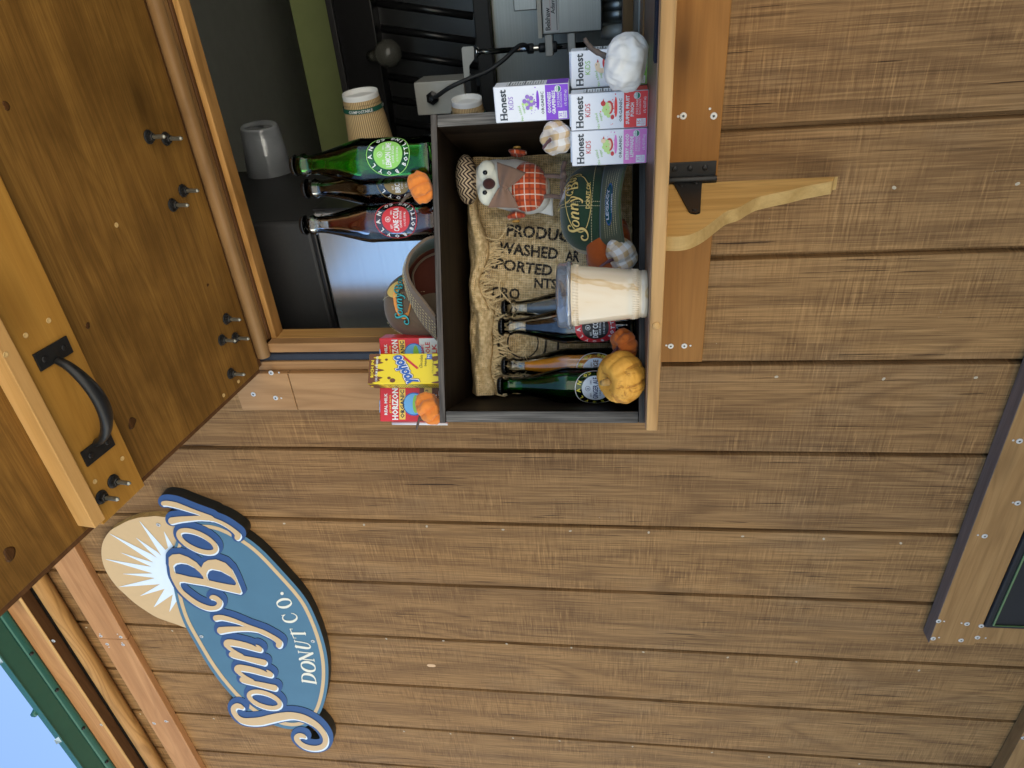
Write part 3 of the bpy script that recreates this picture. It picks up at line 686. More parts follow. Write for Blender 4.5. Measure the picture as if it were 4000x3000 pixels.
# serif lettering DONUT CO.: thick and thin strokes in a unit letter box
def slab(x0,y0,x1,y1,r): return ('s',[(x0,y0,r),(x1,y1,r)])
SER={'D':[slab(.14,.02,.14,.98,.085),slab(0,.0,.3,.0,.03),slab(0,1,.3,1,.03),('c',[(.2,1,.03),(.55,.97,.045),(.82,.8,.085),(.9,.5,.10),(.82,.2,.085),(.55,.03,.045),(.2,0,.03)])],
'O':[('o',[(.5,1,.035),(.22,.88,.075),(.08,.5,.095),(.22,.12,.075),(.5,0,.035),(.78,.12,.075),(.92,.5,.095),(.78,.88,.075)])],
'N':[slab(.13,0,.13,.98,.035),slab(.1,.97,.88,.05,.095),slab(.88,0,.88,1,.035),slab(0,0,.27,0,.03),slab(0,1,.2,1,.03),slab(.76,1,1.,1,.03)],
'U':[('c',[(.17,1,.085),(.17,.35,.085),(.26,.08,.07),(.5,-.01,.045),(.74,.1,.035),(.82,.35,.035),(.82,1,.035)]),slab(.0,1,.34,1,.03),slab(.7,1,.96,1,.03)],
'T':[slab(.5,0,.5,1,.085),slab(0,.98,1,.98,.035),slab(.0,.98,.0,.80,.025),slab(1,.98,1,.80,.025),slab(.34,0,.66,0,.03)],
'C':[('c',[(.92,.74,.03),(.82,.9,.045),(.55,1,.04),(.25,.88,.075),(.09,.5,.095),(.25,.12,.075),(.55,0,.04),(.82,.1,.03),(.95,.26,.02)]),slab(.93,.97,.93,.72,.022)],
'.':[slab(.5,.09,.5,.09,.13)]}
E_=lambda x,y:V(1060+x/2.38,2290+y/2.38)
LT=[('D',(418,908),(-128,-20),(-14,-92)),('O',(415,806),(-130,-22),(-13,-100)),('N',(400,697),(-135,-14),(-14,-85)),('U',(370,592),(-136,-22),(-19,-75)),('T',(330,480),(-124,-1),(-33,-84)),('C',(258,322),(-128,26),(-40,-84)),('O',(205,182),(-126,32),(-44,-84)),('.',(122,84),(-120,34),(-22,-44))]
L_=SDF(1060,2280,1260,2700,.45,30.)
for ch,b,u,a in LT:
    b=E_(*b); u=V(*u)/2.38; a=V(*a)/2.38; h=np.hypot(*u)
    for kind,ps in SER[ch]:
        q=[tuple(b+a*x+u*y)+(r*h*.92,) for x,y,r in ps]
        if kind=='s': L_.stroke(q,False)
        elif kind=='c': L_.stroke(q)
        else: L_.stroke(q,True,True)
layer('donut_lettering',L_.d,Y2,None,M_IVORY,None,SG,x0=1060,y0=2280,st=.45,tol=.1,lift=.0008)
for px,py,y in [(619,2050,Y1),(787,2486,Y2),(1222,2505,Y2)]: screw(px,py,y-.0008,.0055,SG)
# the lettering in sign coordinates (metres), used again on the caps
def canon(loops,y):
    out=[]
    for lp in loops: out.append([(float(q[0]),float(q[2])) for q in (uy(a,b,y) for a,b in thin(lp,.5))])
    return out
def normal(loops,ref):
    return [[((x-ref[0])/ref[2],(z-ref[1])/ref[2]) for x,z in lp] for lp in loops]
_sc=canon(contours(S_.d,380,1880,1.1),Y3); _al=[p for lp in _sc for p in lp]
_x0,_x1=min(p[0] for p in _al),max(p[0] for p in _al); _z0,_z1=min(p[1] for p in _al),max(p[1] for p in _al)
# level the rising baseline
SLOPE=.28
REF=((_x0+_x1)/2,(_z0+_z1)/2,(_x1-_x0))
def logo2d(g,st=1.1):
    lps=normal(canon(contours(g,380,1880,st),Y3),REF)
    lps=[[(x,z) for x,z in lp] for lp in lps]
    vs,fs=fill(lps,0,.002,1.)
    return [(v[0],v[1]) for v in vs],fs
LOGO=logo2d(S_.d); LOGOB=logo2d(S_.d-7.); LOGOO=logo2d(od,2.2); LOGOS=logo2d(sd,2.2); LOGOL=logo2d(np.abs(od+18)-6,2.2)
LOGOR=logo2d(O_.polyd(RAY),2.2)
def put2d(mb,geo,fn,u,v,size,mat,h,rot=0.):
    c,s=math.cos(rot),math.sin(rot); mb.add([fn(u+(x*c-z*s)*size,v+(x*s+z*c)*size,h) for x,z in geo[0]],geo[1],mat)
# ================================================================ inside the trailer
M_STEEL=N('brushed_steel'); _f=M_STEEL.noise((3,3,260),4,.6); M_STEEL.bump(_f,.08,.0005); M_STEEL=M_STEEL.set(M_STEEL.mix(_f,(.24,.24,.225),(.36,.36,.34)),.38,.9)
M_STEELX=N('brushed_steel_panel'); _f=M_STEELX.noise((2,2,120),5,.6,1.); M_STEELX.bump(_f,.10,.0008); M_STEELX=M_STEELX.set(M_STEELX.mix(_f,(.50,.52,.54),(.66,.68,.70)),.24,.9)
M_BLKM=paint('black_enamel',(.012,.012,.013),.28,0,.3,60); M_BLKT=paint('black_textured_coat',(.022,.022,.023),.45,0,.3,200,.9)
M_ALU=paint('pale_cast_metal',(.50,.49,.45),.5,.25,.12,60); M_CORD=paint('black_cord',(.03,.032,.034),.5,0,.2); M_CHR=flatm('chrome_rod',(.6,.6,.58),.16,metal=1.)
M_PLATE=paint('white_plate',(.62,.62,.60),.4,0,.03); M_INK=flatm('black_ink',(.012,.012,.014),.5); M_REDI=flatm('red_ink',(.5,.03,.03),.5)
M_CLEAR=thinglass('clear_plastic',(.93,.94,.93),.10,1.9,.16)
M_CREAMP=paint('cream_edge',(.55,.52,.44),.5)
# green inner wall strip, black hood and steel back panel seen past the window (all stand about 0.9 m in)
YB=.95
hd=thing('range_hood','black ribbed range hood and filter hanging inside the serving window','range hood',(.1,YB,.45))
hb_=MB(); zA=uy(1285,0,YB)[2]; zB_=uy(1455,0,YB)[2]; zC=uy(1840,0,YB)[2]
hb_.box((-.6,YB-.02,zB_),(1.1,YB+.5,zA),M_BLKM); hb_.box((-.6,YB-.035,zA-.018),(1.1,YB-.021,zA),M_BLKT); hb_.build('canopy',hd,bev=.003)
rb=MB(); n_=26
rb.box((-.55,YB+.03,zC),(1.1,YB+.05,zB_-.001),M_BLKM)
for i in range(n_):
    x=-.5+i*.062; rb.tube([(x,YB+.03,zC+.004),(x+.05,YB+.028,zB_-.004)],.010,M_BLKM,8)
rb.build('filter',hd)
fm=MB(); zD=uy(1905,0,YB)[2]; fm.box((-.55,YB+.005,zD),(1.1,YB+.045,zC-.002),M_BLKT); fm.build('filter_rail',hd,bev=.003)
bl_=uy(1445,195,YB-.1); bb=MB(); bb.lathe([(.001,0),(.02,.003),(.034,.022),(.036,.040),(.030,.058),(.017,.074),(.014,.09),(.014,.11)],flatm('dusty_glass',(.16,.16,.14),.15,trans=.5),(bl_[0]-.01,YB-.10,zB_-.075),(-.12,.6,1),20)
bb.build('light_bulb',hd)
# steel back splash
sp_=MB(); sp_.box((-.5,YB+.055,-.25),(1.1,YB+.07,zD-.001),M_STEEL); props(sp_.build('steel_backsplash'),'grey brushed steel backsplash behind the donut machine','backsplash')
# olive wall panel higher up
gp=MB(); gp.box((-1.6,YB+.30,.30),(1.2,YB+.33,uy(1130,0,YB+.3)[2]),M_ING); gp.build('olive_panel',TR)
# grey hopper of the donut machine
dm=thing('donut_machine','grey steel donut machine head with name plate and nozzles behind the serving window','donut machine',(.1,.65,.05))
Yd=.62
def pb(mb,px0,py0,px1,py1,y0,y1,mat):
    a=uy(px0,(py0+py1)/2,y0); b=uy(px1,(py0+py1)/2,y0); c=uy((px0+px1)/2,py0,y0); d=uy((px0+px1)/2,py1,y0)
    mb.box((d[0],y0,b[2]),(c[0],y1,a[2]),mat)
    return (d[0],c[0],b[2],a[2])
h_=MB(); x0,x1,z0,z1=pb(h_,2112,-140,2352,130,Yd,Yd+.22,M_STEEL); h_.build('hopper',dm,bev=.003)
t_=MB(); t_.box((x0-.005,Yd-.004,z1),(x1,Yd+.22,z1+.009),M_CREAMP); t_.build('hopper_rim',dm)
b_=MB(); b_.box((x0,Yd+.03,z1+.0095),(x1,Yd+.2,z1+.07),M_STEEL) if 0 else pb(b_,2002,-120,2094,42,Yd+.06,Yd+.2,M_STEEL); b_.build('gear_box',dm,bev=.002)
pl=MB(); X0,X1,Z0_,Z1_=pb(pl,2121,-90,2180,126,Yd-.002,Yd-.0003,M_PLATE)
fn=lambda u,v,h:(u,Yd-.002-h,v); ch=Z1_-Z0_
put(pl,'Belshaw',X0+.004,Z1_-ch*.42,ch*.46,M_INK,fn,.0003,'l',.012,space=.9)
put(pl,'Adamatic',X0+.036,Z1_-ch*.76,ch*.38,M_INK,fn,.0003,'l',.012,space=.9)
quadp(pl,X0+.003,Z1_-ch*.47,X0+.095,Z1_-ch*.455,M_REDI,fn); quadp(pl,X0+.003,Z1_-ch*.9,X0+.09,Z1_-ch*.86,M_INK,fn)
pl.build('name_plate',dm)
for py,mt in ((25,M_STEEL),(62,M_STEEL),(128,M_ALU)):
    q=uy(2380,py,Yd+.06); nz=MB(); nz.lathe([(.001,.040),(.013,.040),(.017,.0),(.017,-.002),(.011,-.03),(.006,-.032)],mt,(q[0],Yd+.07,z0-.036),(0,0,1),20); nz.build('nozzle',dm)
# upright rod, clamp arms and bent bracket
q0=uy(1858,203,Yd+.02); q1=uy(2292,176,Yd+.02); rx=(q0[0]+q1[0])/2
rd=MB(); rd.tube([(rx,Yd+.02,q1[2]),(rx,Yd+.02,q0[2])],.0062,M_CHR,16); rd.lathe([(.005,-.004),(.011,-.002),(.011,.003),(.005,.006)],M_CHR,(rx,Yd+.02,q0[2]-.004),(0,0,1),16)
rd.build('rod',dm)
for px in (2145,2232):
    q=uy(px,180,Yd+.02); c_=MB(); c_.box((rx-.018,Yd+.004,q[2]-.010),(x0+.006,Yd+.04,q[2]+.008),M_ALU); c_.build('clamp_arm',dm,bev=.003)
cf=MB(); 
for px,r in ((2072,.011),(2118,.010),(2163,.012)): 
    q=uy(px,190,Yd+.02); cf.lathe([(r*.8,-.008),(r,-.006),(r,.006),(r*.8,.008)],M_CORD,(rx,Yd+.02,q[2]),(0,0,1),14)
cf.build('collar',dm)
br=MB(); Yk=Yd-.0
def pk(px,py,y=Yk): q=uy(px,py,y); return (q[0],y,q[2])
op=[pk(*p) for p in [(1803,190),(1808,183),(1848,181),(1851,190),(1851,232),(1833,256),(1834,330),(1815,330)]]
br.add(op+[(a,b+.004,c) for a,b,c in op],[tuple(range(8)),tuple(range(15,7,-1))]+[(i,(i+1)%8,8+(i+1)%8,8+i) for i in range(8)],M_ALU); br.build('bent_bracket',dm)
cb=thing('control_box','pale metal box with a thick black cord plugged into its face','control box',tuple(uy(1720,380,.60)))
k_=MB(); bx0,bx1,bz0,bz1=pb(k_,1624,316,1818,446,.60,.605,M_ALU); k_=MB(); k_.box((bx0,.598,bz0),(bx1,.70,bz1),M_ALU); k_.build('housing',cb,bev=.002)
u_=MB(); u_.box((bx0+.004,.61,bz0-.014),(bx1-.003,.69,bz0-.0005),M_BLKT); u_.build('base_plate',cb)
k_=MB(); g_=uy(1693,380,.597); k_.lathe([(.012,0),(.012,.006),(.0155,.0065),(.0155,.014),(.008,.018),(.005,.022)],M_BLKM,(g_[0],.5975,g_[2]),(0,-1,0),6,False); k_.build('gland',cb)
cp=[uy(*p) for p in [(1695,381,.575),(1712,372,.56),(1760,340,.545),(1830,308,.55),(1900,280,.56),(1960,240,.57),(2005,198,.585),(2030,178,.60),(2050,176,.61),(2062,188,.62)]]
k_=MB(); k_.tube(catmull([tuple(p) for p in cp],False,5),.0048,M_CORD,10); k_.build('cord',cb)
# paper cups stored on their sides, bases towards the door
M_KRAFT=N('kraft_sleeve'); _s=M_KRAFT.sep(); 
def kraft():
    n=N('ribbed_kraft_paper'); c=n.sep()
    a=n.math('ARCTAN2',c[1],c[0]); st=n.math('SINE',n.math('MULTIPLY',a,60.)); f=n.ramp(n.math('MULTIPLY_ADD',st,.5,.5),[(.55,0),(.9,1)])
    n.bump(st,.3,.001); return n.set(n.mix(f,(.62,.44,.22),(.26,.15,.055)),.7)
M_KRAFT=kraft(); M_PAPW=paint('white_cup_paper',(.74,.74,.72),.6,0,.03); M_DKG=flatm('dark_green_print',(.012,.09,.055),.6)
def paper_cup(label,p0,p1,r0,r1):
    p0,p1=Vector(p0),Vector(p1); ax=(p1-p0); L=ax.length
    t=thing('paper_cup',label,'paper cup',tuple(p0),0,'kraft paper cups stacked sideways'); t.rotation_mode='QUATERNION'
    b=MB(); b.lathe([(r0*.90,.010),(r0*.97,.002),(r0,0),(r0*1.02,.004),(r0*1.02,.012)],M_PAPW,n=48,caps=False); b.lathe([(.0001,.009),(r0*.9,.009)],M_PAPW,n=48,caps=False)
    s_=MB(); s_.lathe([(r0*1.035,.011),(r1,L)],M_KRAFT,n=96,caps=False)
    def fn(u,v,h): 
        r=(r0*1.035+(r1-r0)*v/L)+h; a=u/r0; return (r*math.cos(a),r*math.sin(a),v)
    pr=MB(); quadp(pr,-.11,.024,.11,.033,M_DKG,fn,.0007,60,2)
    for k in range(3): put(pr,'COMPOSTABLE',-.075+k*.07,.0315,.0075,M_PAPW,fn,.0012,'c',.02,1,wfit=.045,rot=math.pi)
    for k in range(2): put(pr,'CAUTION: CONTENTS MAY BE HOT',-.04+k*.09,.020,.004,M_INK,fn,.001,'c',0,1,wfit=.075,rot=math.pi)
    q=ax.normalized().to_track_quat('Z','Y')
    t.rotation_quaternion=q
    for mb,n_ in ((b,'base'),(s_,'sleeve'),(pr,'print')): mb.build(n_,t,local=True)
    return t
Zc=1.38
paper_cup('kraft paper cup lying sideways above the green bottle, white base out',uZ(1405,358,Zc),uZ(1470,640,Zc+.09),.036,.052)
paper_cup('kraft paper cup lying sideways just above the dark crate, white base out',uZ(1822,383,1.28),uZ(1850,640,1.36),.0285,.042)
# black cup dispenser with clear cups
ds=thing('cup_dispenser','black sideways cup dispenser loaded with a stack of clear plastic cups','cup dispenser',tuple(uZ(1110,800,1.75)))
a0=Vector(uZ(1011,488,1.60)); a1=Vector(uZ(1075,757,1.70)); a2=Vector(uZ(1108,820,1.73)); a3=Vector(uZ(1135,1000,1.80))
ax=(a1-a0).normalized()
d_=MB(); L2=(a2-a1).length
d_.lathe([(.05,-.012),(.062,-.008),(.072,.0),(.088,.012),(.094,.03),(.094,.05),(.086,.055),(.086,.062),(.10,.064),(.10,.09),(.085,.092),(.085,.30),(.001,.30)],M_BLKM,tuple(a1),tuple(ax),40); d_.build('collar',ds)
d_=MB(); d_.lathe([(.0945,.032),(.0955,.034),(.0955,.046),(.0945,.048)],flatm('dark_chrome',(.3,.3,.3),.25,metal=1.),tuple(a1),tuple(ax),40,caps=False); d_.build('ring',ds)
Ls=(a1-a0).length
for k in range(7):
    c_=MB(); o=.0075*k; rr_=lambda z:.043+(.058-.043)*(z/Ls)
    c_.lathe([(.0001,o+.0015),(rr_(o)*.86,o+.0015),(rr_(o)*.93,o),(rr_(o)*.98,o+.003),(rr_(o)*(1.0),o+.005),(rr_(o)+.0004*k,o+.006),(rr_(Ls)+.0004*k,Ls)],M_CLEAR,tuple(a0),tuple(ax),40,caps=False)
    if k<3: c_.build('clear_cup',ds,thick=.0003)
rg=MB()
for k in range(26): 
    z=.012+k*(Ls-.02)/26; rg.lathe([(rr_(z)+.0009,z),(rr_(z)+.0014,z+.0006),(rr_(z)+.0009,z+.0012)],M_CLEAR,tuple(a0),tuple(ax),40,caps=False)
rg.build('rim_stack',ds)
# black oven cabinet over the steel fridge box
ov=thing('black_cabinet','black textured cabinet standing on the steel box inside the window','cabinet',(-.4,.3,.85))
o_=MB(); YQ=.128; e0=uy(1215,880,YQ); zt2=e0[2]
o_.box((-1.2,YQ,zt2+.0015),(uy(1100,868,YQ)[0],.55,zt2+.40),M_BLKT); o_.build('body',ov,bev=.010,seg=3)
o_=MB(); o_.box((-1.2,YQ-.008,zt2-.008),(uy(1215,868,YQ)[0]-.004,YQ+.02,zt2+.001),M_BLKM); o_.build('lower_lip',ov,bev=.002)
fb=thing('steel_box','brushed steel appliance reflecting the blue sky, below the black cabinet','appliance',(-.4,.3,.3))
o_=MB(); fx=uy(1205,832,YQ)[0]; o_.box((-1.2,YQ-.004,-.04),(fx,.60,zt2-.0095),M_STEELX); o_.build('body',fb,bev=.004)
o_=MB(); o_.box((fx+.0005,YQ+.01,-.04),(fx+.004,.58,zt2-.006),M_BLKM); 
for z in (zt2-.09,zt2-.20): o_.tube([(fx+.004,.22,z),(fx+.02,.225,z),(fx+.02,.40,z),(fx+.004,.405,z)],.007,M_BLKM,10)
o_.build('side_panel',fb)
for px in (1258,): q=uy(px,838,.388); o_=MB(); o_.lathe([(.0001,.003),(.004,.002),(.0055,0)],M_CHR,(fx-.008,YQ-.005,zt2-.03),(0,-1,0),14); o_.build('screw',fb)
# counter strips just inside the sill
ct=thing('counter','steel counter edged with wood just inside the serving window','counter',(.3,.25,-.07))
o_=MB(); o_.box((-.33,.118,-.075),(.95,.345,-.052),M_STEEL); o_.build('steel_top',ct)
o_=MB(); o_.box((-.33,.3455,-.075),(.95,.43,-.0335),M_DOWEL); o_.build('wood_edge',ct,bev=.001)
# ================================================================ the crate and everything round it
FLc=V(-.3563,-.2584,-.0573); EX=V(.9007,.4333,0)/math.hypot(.9007,.4333); EY=V(-EX[1],EX[0],0); YAW=math.atan2(EX[1],EX[0])
CW,CD,CH=.457,.225,.3115
def cw(x,y,z): return FLc+EX*x+EY*y+V(0,0,z)
def cl(px,py,y):
    q=un(px,py,FLc+EY*y,EY); r=q-FLc; return V(r@EX,y,r[2])
def lthing(name,label,cat,p,group=None,rot=0.):     # a thing standing at crate coordinates p
    return thing(name,label,cat,tuple(cw(*p)),YAW+rot,group)
M_CRI=wood('black_stained_crate',(.0045,.003,.002),(.034,.022,.014),'x',.2,.35,.55,.3,False,spec=.07)
M_CRZ=wood('black_stained_crate_side',(.0045,.003,.002),(.034,.022,.014),'z',.2,.35,.55,.3,False,spec=.07)
M_CRE=wood('weathered_sky_sheen_crate_edge',(.018,.016,.014),(.30,.28,.25),'z',.35,.55,.5,.5,False)  # grey weathering, with the sky's sheen also put into the pale tone
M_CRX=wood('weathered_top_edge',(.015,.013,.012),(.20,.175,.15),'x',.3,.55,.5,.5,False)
cr=thing('wooden_crate','dark stained wooden crate lying on its side on the serving shelf','crate',tuple(FLc),YAW)
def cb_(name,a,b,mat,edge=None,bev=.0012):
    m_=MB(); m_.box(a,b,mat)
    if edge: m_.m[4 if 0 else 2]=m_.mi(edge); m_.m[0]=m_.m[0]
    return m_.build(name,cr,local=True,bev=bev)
T1=.0095; T2=.0175
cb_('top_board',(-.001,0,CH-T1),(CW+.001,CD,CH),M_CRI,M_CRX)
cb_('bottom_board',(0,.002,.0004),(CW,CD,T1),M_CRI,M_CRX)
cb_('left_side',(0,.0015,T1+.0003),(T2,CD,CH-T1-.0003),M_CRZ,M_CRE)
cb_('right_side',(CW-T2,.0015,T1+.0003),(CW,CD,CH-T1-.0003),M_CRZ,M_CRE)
cb_('back_slat',(T2+.0005,CD-.010,.03),(CW-T2-.0005,CD-.001,.135),M_CRI); cb_('back_slat',(T2+.0005,CD-.010,.142),(CW-T2-.0005,CD-.001,.262),M_CRI); cb_('back_slat',(T2+.0005,CD-.010,.272),(CW-T2-.0005,CD-.001,CH-T1-.0005),M_CRI)
FZ=T1+.0006
# ---------------------------------------------------------------- burlap
def burlap_mat(name='burlap',p=.0030):
    n=N(name); c=n.sep(); w1=n.noise((60,60,60),2); 
    X=n.math('ADD',c[0],n.math('MULTIPLY',w1,.003)); Z=n.math('ADD',c[2],n.math('MULTIPLY',w1,.003))
    sx=n.math('ABSOLUTE',n.math('SINE',n.math('MULTIPLY',X,math.pi/p))); sz=n.math('ABSOLUTE',n.math('SINE',n.math('MULTIPLY',Z,math.pi/p)))
    mx=n.math('MAXIMUM',sx,sz); thr=n.math('GREATER_THAN',mx,.56)
    f=n.noise((150,150,150),3); col=n.mix(n.ramp(f,[(.35,0),(.7,1)]),(.52,.36,.17),(.88,.68,.40))
    n.bump(mx,.6,.001); return n.set(col,.85,alpha=thr,spec=.2)
M_BUR=burlap_mat(); M_FRAY=paint('jute_thread',(.72,.54,.29),.8,0,.2,200,.0); M_PRINT=N('worn_black_print'); _f=M_PRINT.noise((500,500,500),2); M_PRINT=M_PRINT.set((.018,.016,.016),.85,alpha=M_PRINT.ramp(_f,[(.36,0),(.44,1)]))
bu=lthing('burlap_cloth','frayed printed burlap sack cloth bunched up against the back of the crate','burlap cloth',(.22,.19,.02))
binv=wm(bu).inverted()
def nz_(x,y,s,o=0): return mnoise.noise(Vector((x*s,y*s,o)))
def bsurf(x,z):
    y=.190-.020*nz_(x,z,12,1)-.010*nz_(x*1.5,z*.7,32,5)-.012*max(0,math.sin((x*1.3+z)*36))*max(0,min(1,(z-.12)*10))
    return min(y,.2125)
def bl_(x,z,h=0.): return tuple(cw(x,bsurf(x,z)-h,z))
m_=MB(); m_.grid(lambda a,b:bl_(.022+.412*a,.012+.272*b),130,90,M_BUR); m_.build('back_sheet',bu)
# bunched hem along the top
def hem(a,b):
    x=.0235+.395*a; drop=(.040 if x<.17 else .030)+.016*nz_(x,3,16,2)+.014*nz_(x,9,9,3); drop*= (1. if x<.30 else max(.5,1-(x-.30)*3))
    t=b; z=.295-.006*nz_(x,1,18,7)-drop*t; bul=math.sin(min(1,t*1.0)*math.pi*.8)
    y=.182-.038*bul*(1+.5*nz_(x,0,18,3))-.014*nz_(x,t*.25,12,4)-.004*nz_(x*2,t*.5,26,9)
    return tuple(cw(x,y,min(z,.2995)))
m_=MB(); m_.grid(hem,150,16,M_BUR); m_.build('hem_fold',bu,thick=.0012)
fr_=MB(); random.seed(4)
for i in range(260):
    a=min(.995,max(0,random.choice([.03,.12,.2,.3,.36,.44,.52,.6,.66])+random.gauss(0,.028))); 
    if a>.66 and random.random()<.6: continue
    p=Vector(hem(a,1.)); L=random.uniform(.012,.036); dx=random.uniform(-.012,.012); dz=-random.uniform(.3,1)*L
    q=[p,p+Vector(cw(dx*.4,-.003,dz*.5))-Vector(cw(0,0,0)),p+Vector(cw(dx,-random.uniform(0,.008),dz))-Vector(cw(0,0,0))]
    fr_.tube(catmull(q,False,3),.0010,M_FRAY,4)
for pts in ([(.150,.262),(.140,.245),(.150,.222),(.175,.215),(.205,.236),(.225,.232)],[(.06,.25),(.055,.21),(.07,.19),(.10,.20)],[(.13,.25),(.10,.225),(.095,.205),(.115,.19)],[(.30,.275),(.29,.24),(.31,.22),(.30,.20)]):
    fr_.tube(catmull([Vector(cw(x,bsurf(x,z)-.03-.004*k,z)) for k,(x,z) in enumerate(pts)],False,6),.0009,M_FRAY,5)
fr_.build('fringe',bu); fr_=MB()
for i in range(60):     # frayed right edge, low
    z=.05+.06*random.random(); x=.405+.02*random.random(); p=Vector(cw(x-.02,.17,z+.02)); fr_.tube([p,p+Vector((.004,-.004,-.012)),p+Vector((.006*random.uniform(-1,1),-.006,-.03))],.0006,M_FRAY,4)
fr_.build('frayed_corner',bu)
pt=MB()
def bt(px,py): q=cl(px,py,.183); return q[0],q[2]
def btext(s,p0,p1,hpx,bold=.03):
    a=V(*bt(*p0)); b=V(*bt(*p1)); d=b-a; L=np.hypot(*d); size=hpx*1.2/2661/.70
    rot=math.atan2(d[1],d[0])
    vs,fs,wd=text2d(s,size,bold,2,1.); k=L/wd; ca,sa=math.cos(rot),math.sin(rot)
    pt.add([bl_(a[0]+x*k*ca-y*sa,a[1]+x*k*sa+y*ca,.0022) for x,y in vs],fs,M_PRINT)
btext('PRODUCT',(1975,919),(2262,950),44); btext('WASHED',(1945,984),(2178,1013),40); btext('AR',(2208,1018),(2262,1022),38)
btext('EXPORTED',(1868,1040),(2155,1078),40); btext('NTS',(2084,1122),(2176,1128),36); btext('CRO',(1918,1160),(2025,1168),40)
def ringb(px,py,r0,r1,a0=0,a1=360):
    c=bt(px,py); pt.grid(lambda a,b:bl_(c[0]+(r0+(r1-r0)*b)*math.cos(math.radians(a0+(a1-a0)*a)),c[1]+(r0+(r1-r0)*b)*math.sin(math.radians(a0+(a1-a0)*a)),.002),50,2,M_PRINT,False)
ringb(2040,1340,.040,.044); ringb(2040,1340,.026,.0285); ringb(2040,1340,.062,.066,150,330)
for i,ch in enumerate('ACCRA COCOA'):
    c=bt(2040,1340); a=math.radians(205-i*27); 
    if ch!=' ': put(pt,ch,c[0]+.053*math.cos(a),c[1]+.053*math.sin(a),.020,M_PRINT,lambda u,v,h:bl_(u,v,.002),0,'c',.02,1,rot=a-math.pi/2) if i in (0,1,2,6,7) else None
for a_,b_ in (((.028,.235),(.045,.17)),((.05,.235),(.06,.19))): pass
pt.build('stamped_print',bu)
# ---------------------------------------------------------------- bottles
def glassm(name,c,ior=1.45,rough=.0): return flatm(name,c,rough,trans=1.,ior=ior)
G_CLR=thinglass('clear_glass',(.97,.98,.975)); G_GRN=thinglass('green_glass',(.34,.80,.30)); G_DGR=thinglass('dark_green_glass',(.16,.62,.24))
L_LIME=flatm('lime_soda',(.60,.80,.16),.02,trans=.8,ior=1.33); L_BLK=glassm('black_soda',(.004,.003,.003),1.33); L_COLA=flatm('cola',(.13,.010,.006),.02,trans=.6,ior=1.33); L_ORG=flatm('orange_soda',(.78,.27,.015),.05,trans=.12,ior=1.33); L_GIN=flatm('pale_ale',(.22,.36,.12),.02,trans=.8,ior=1.33); L_WAT=flatm('clear_soda',(.62,.68,.70),.02,trans=.7,ior=1.33)
M_CAPB=paint('black_bottle_cap',(.016,.016,.017),.22,.4,.2,300,.1); M_WHP=flatm('white_print',(.78,.80,.80),.4)
PC=lambda n,c:flatm(n,c,.4)
P_LIME=PC('lime_print',(.28,.62,.13)); P_KHA=PC('khaki_print',(.26,.19,.07)); P_RED=PC('red_print',(.60,.035,.045)); P_YEL=PC('yellow_print',(.80,.72,.08)); P_ICE=PC('ice_blue_print',(.66,.74,.82)); P_NAV=PC('navy_print',(.015,.03,.13)); P_BRN=PC('brown_print',(.12,.05,.02)); P_DRED=PC('deep_red_print',(.55,.02,.03)); P_BLK=PC('black_print',(.012,.012,.014))
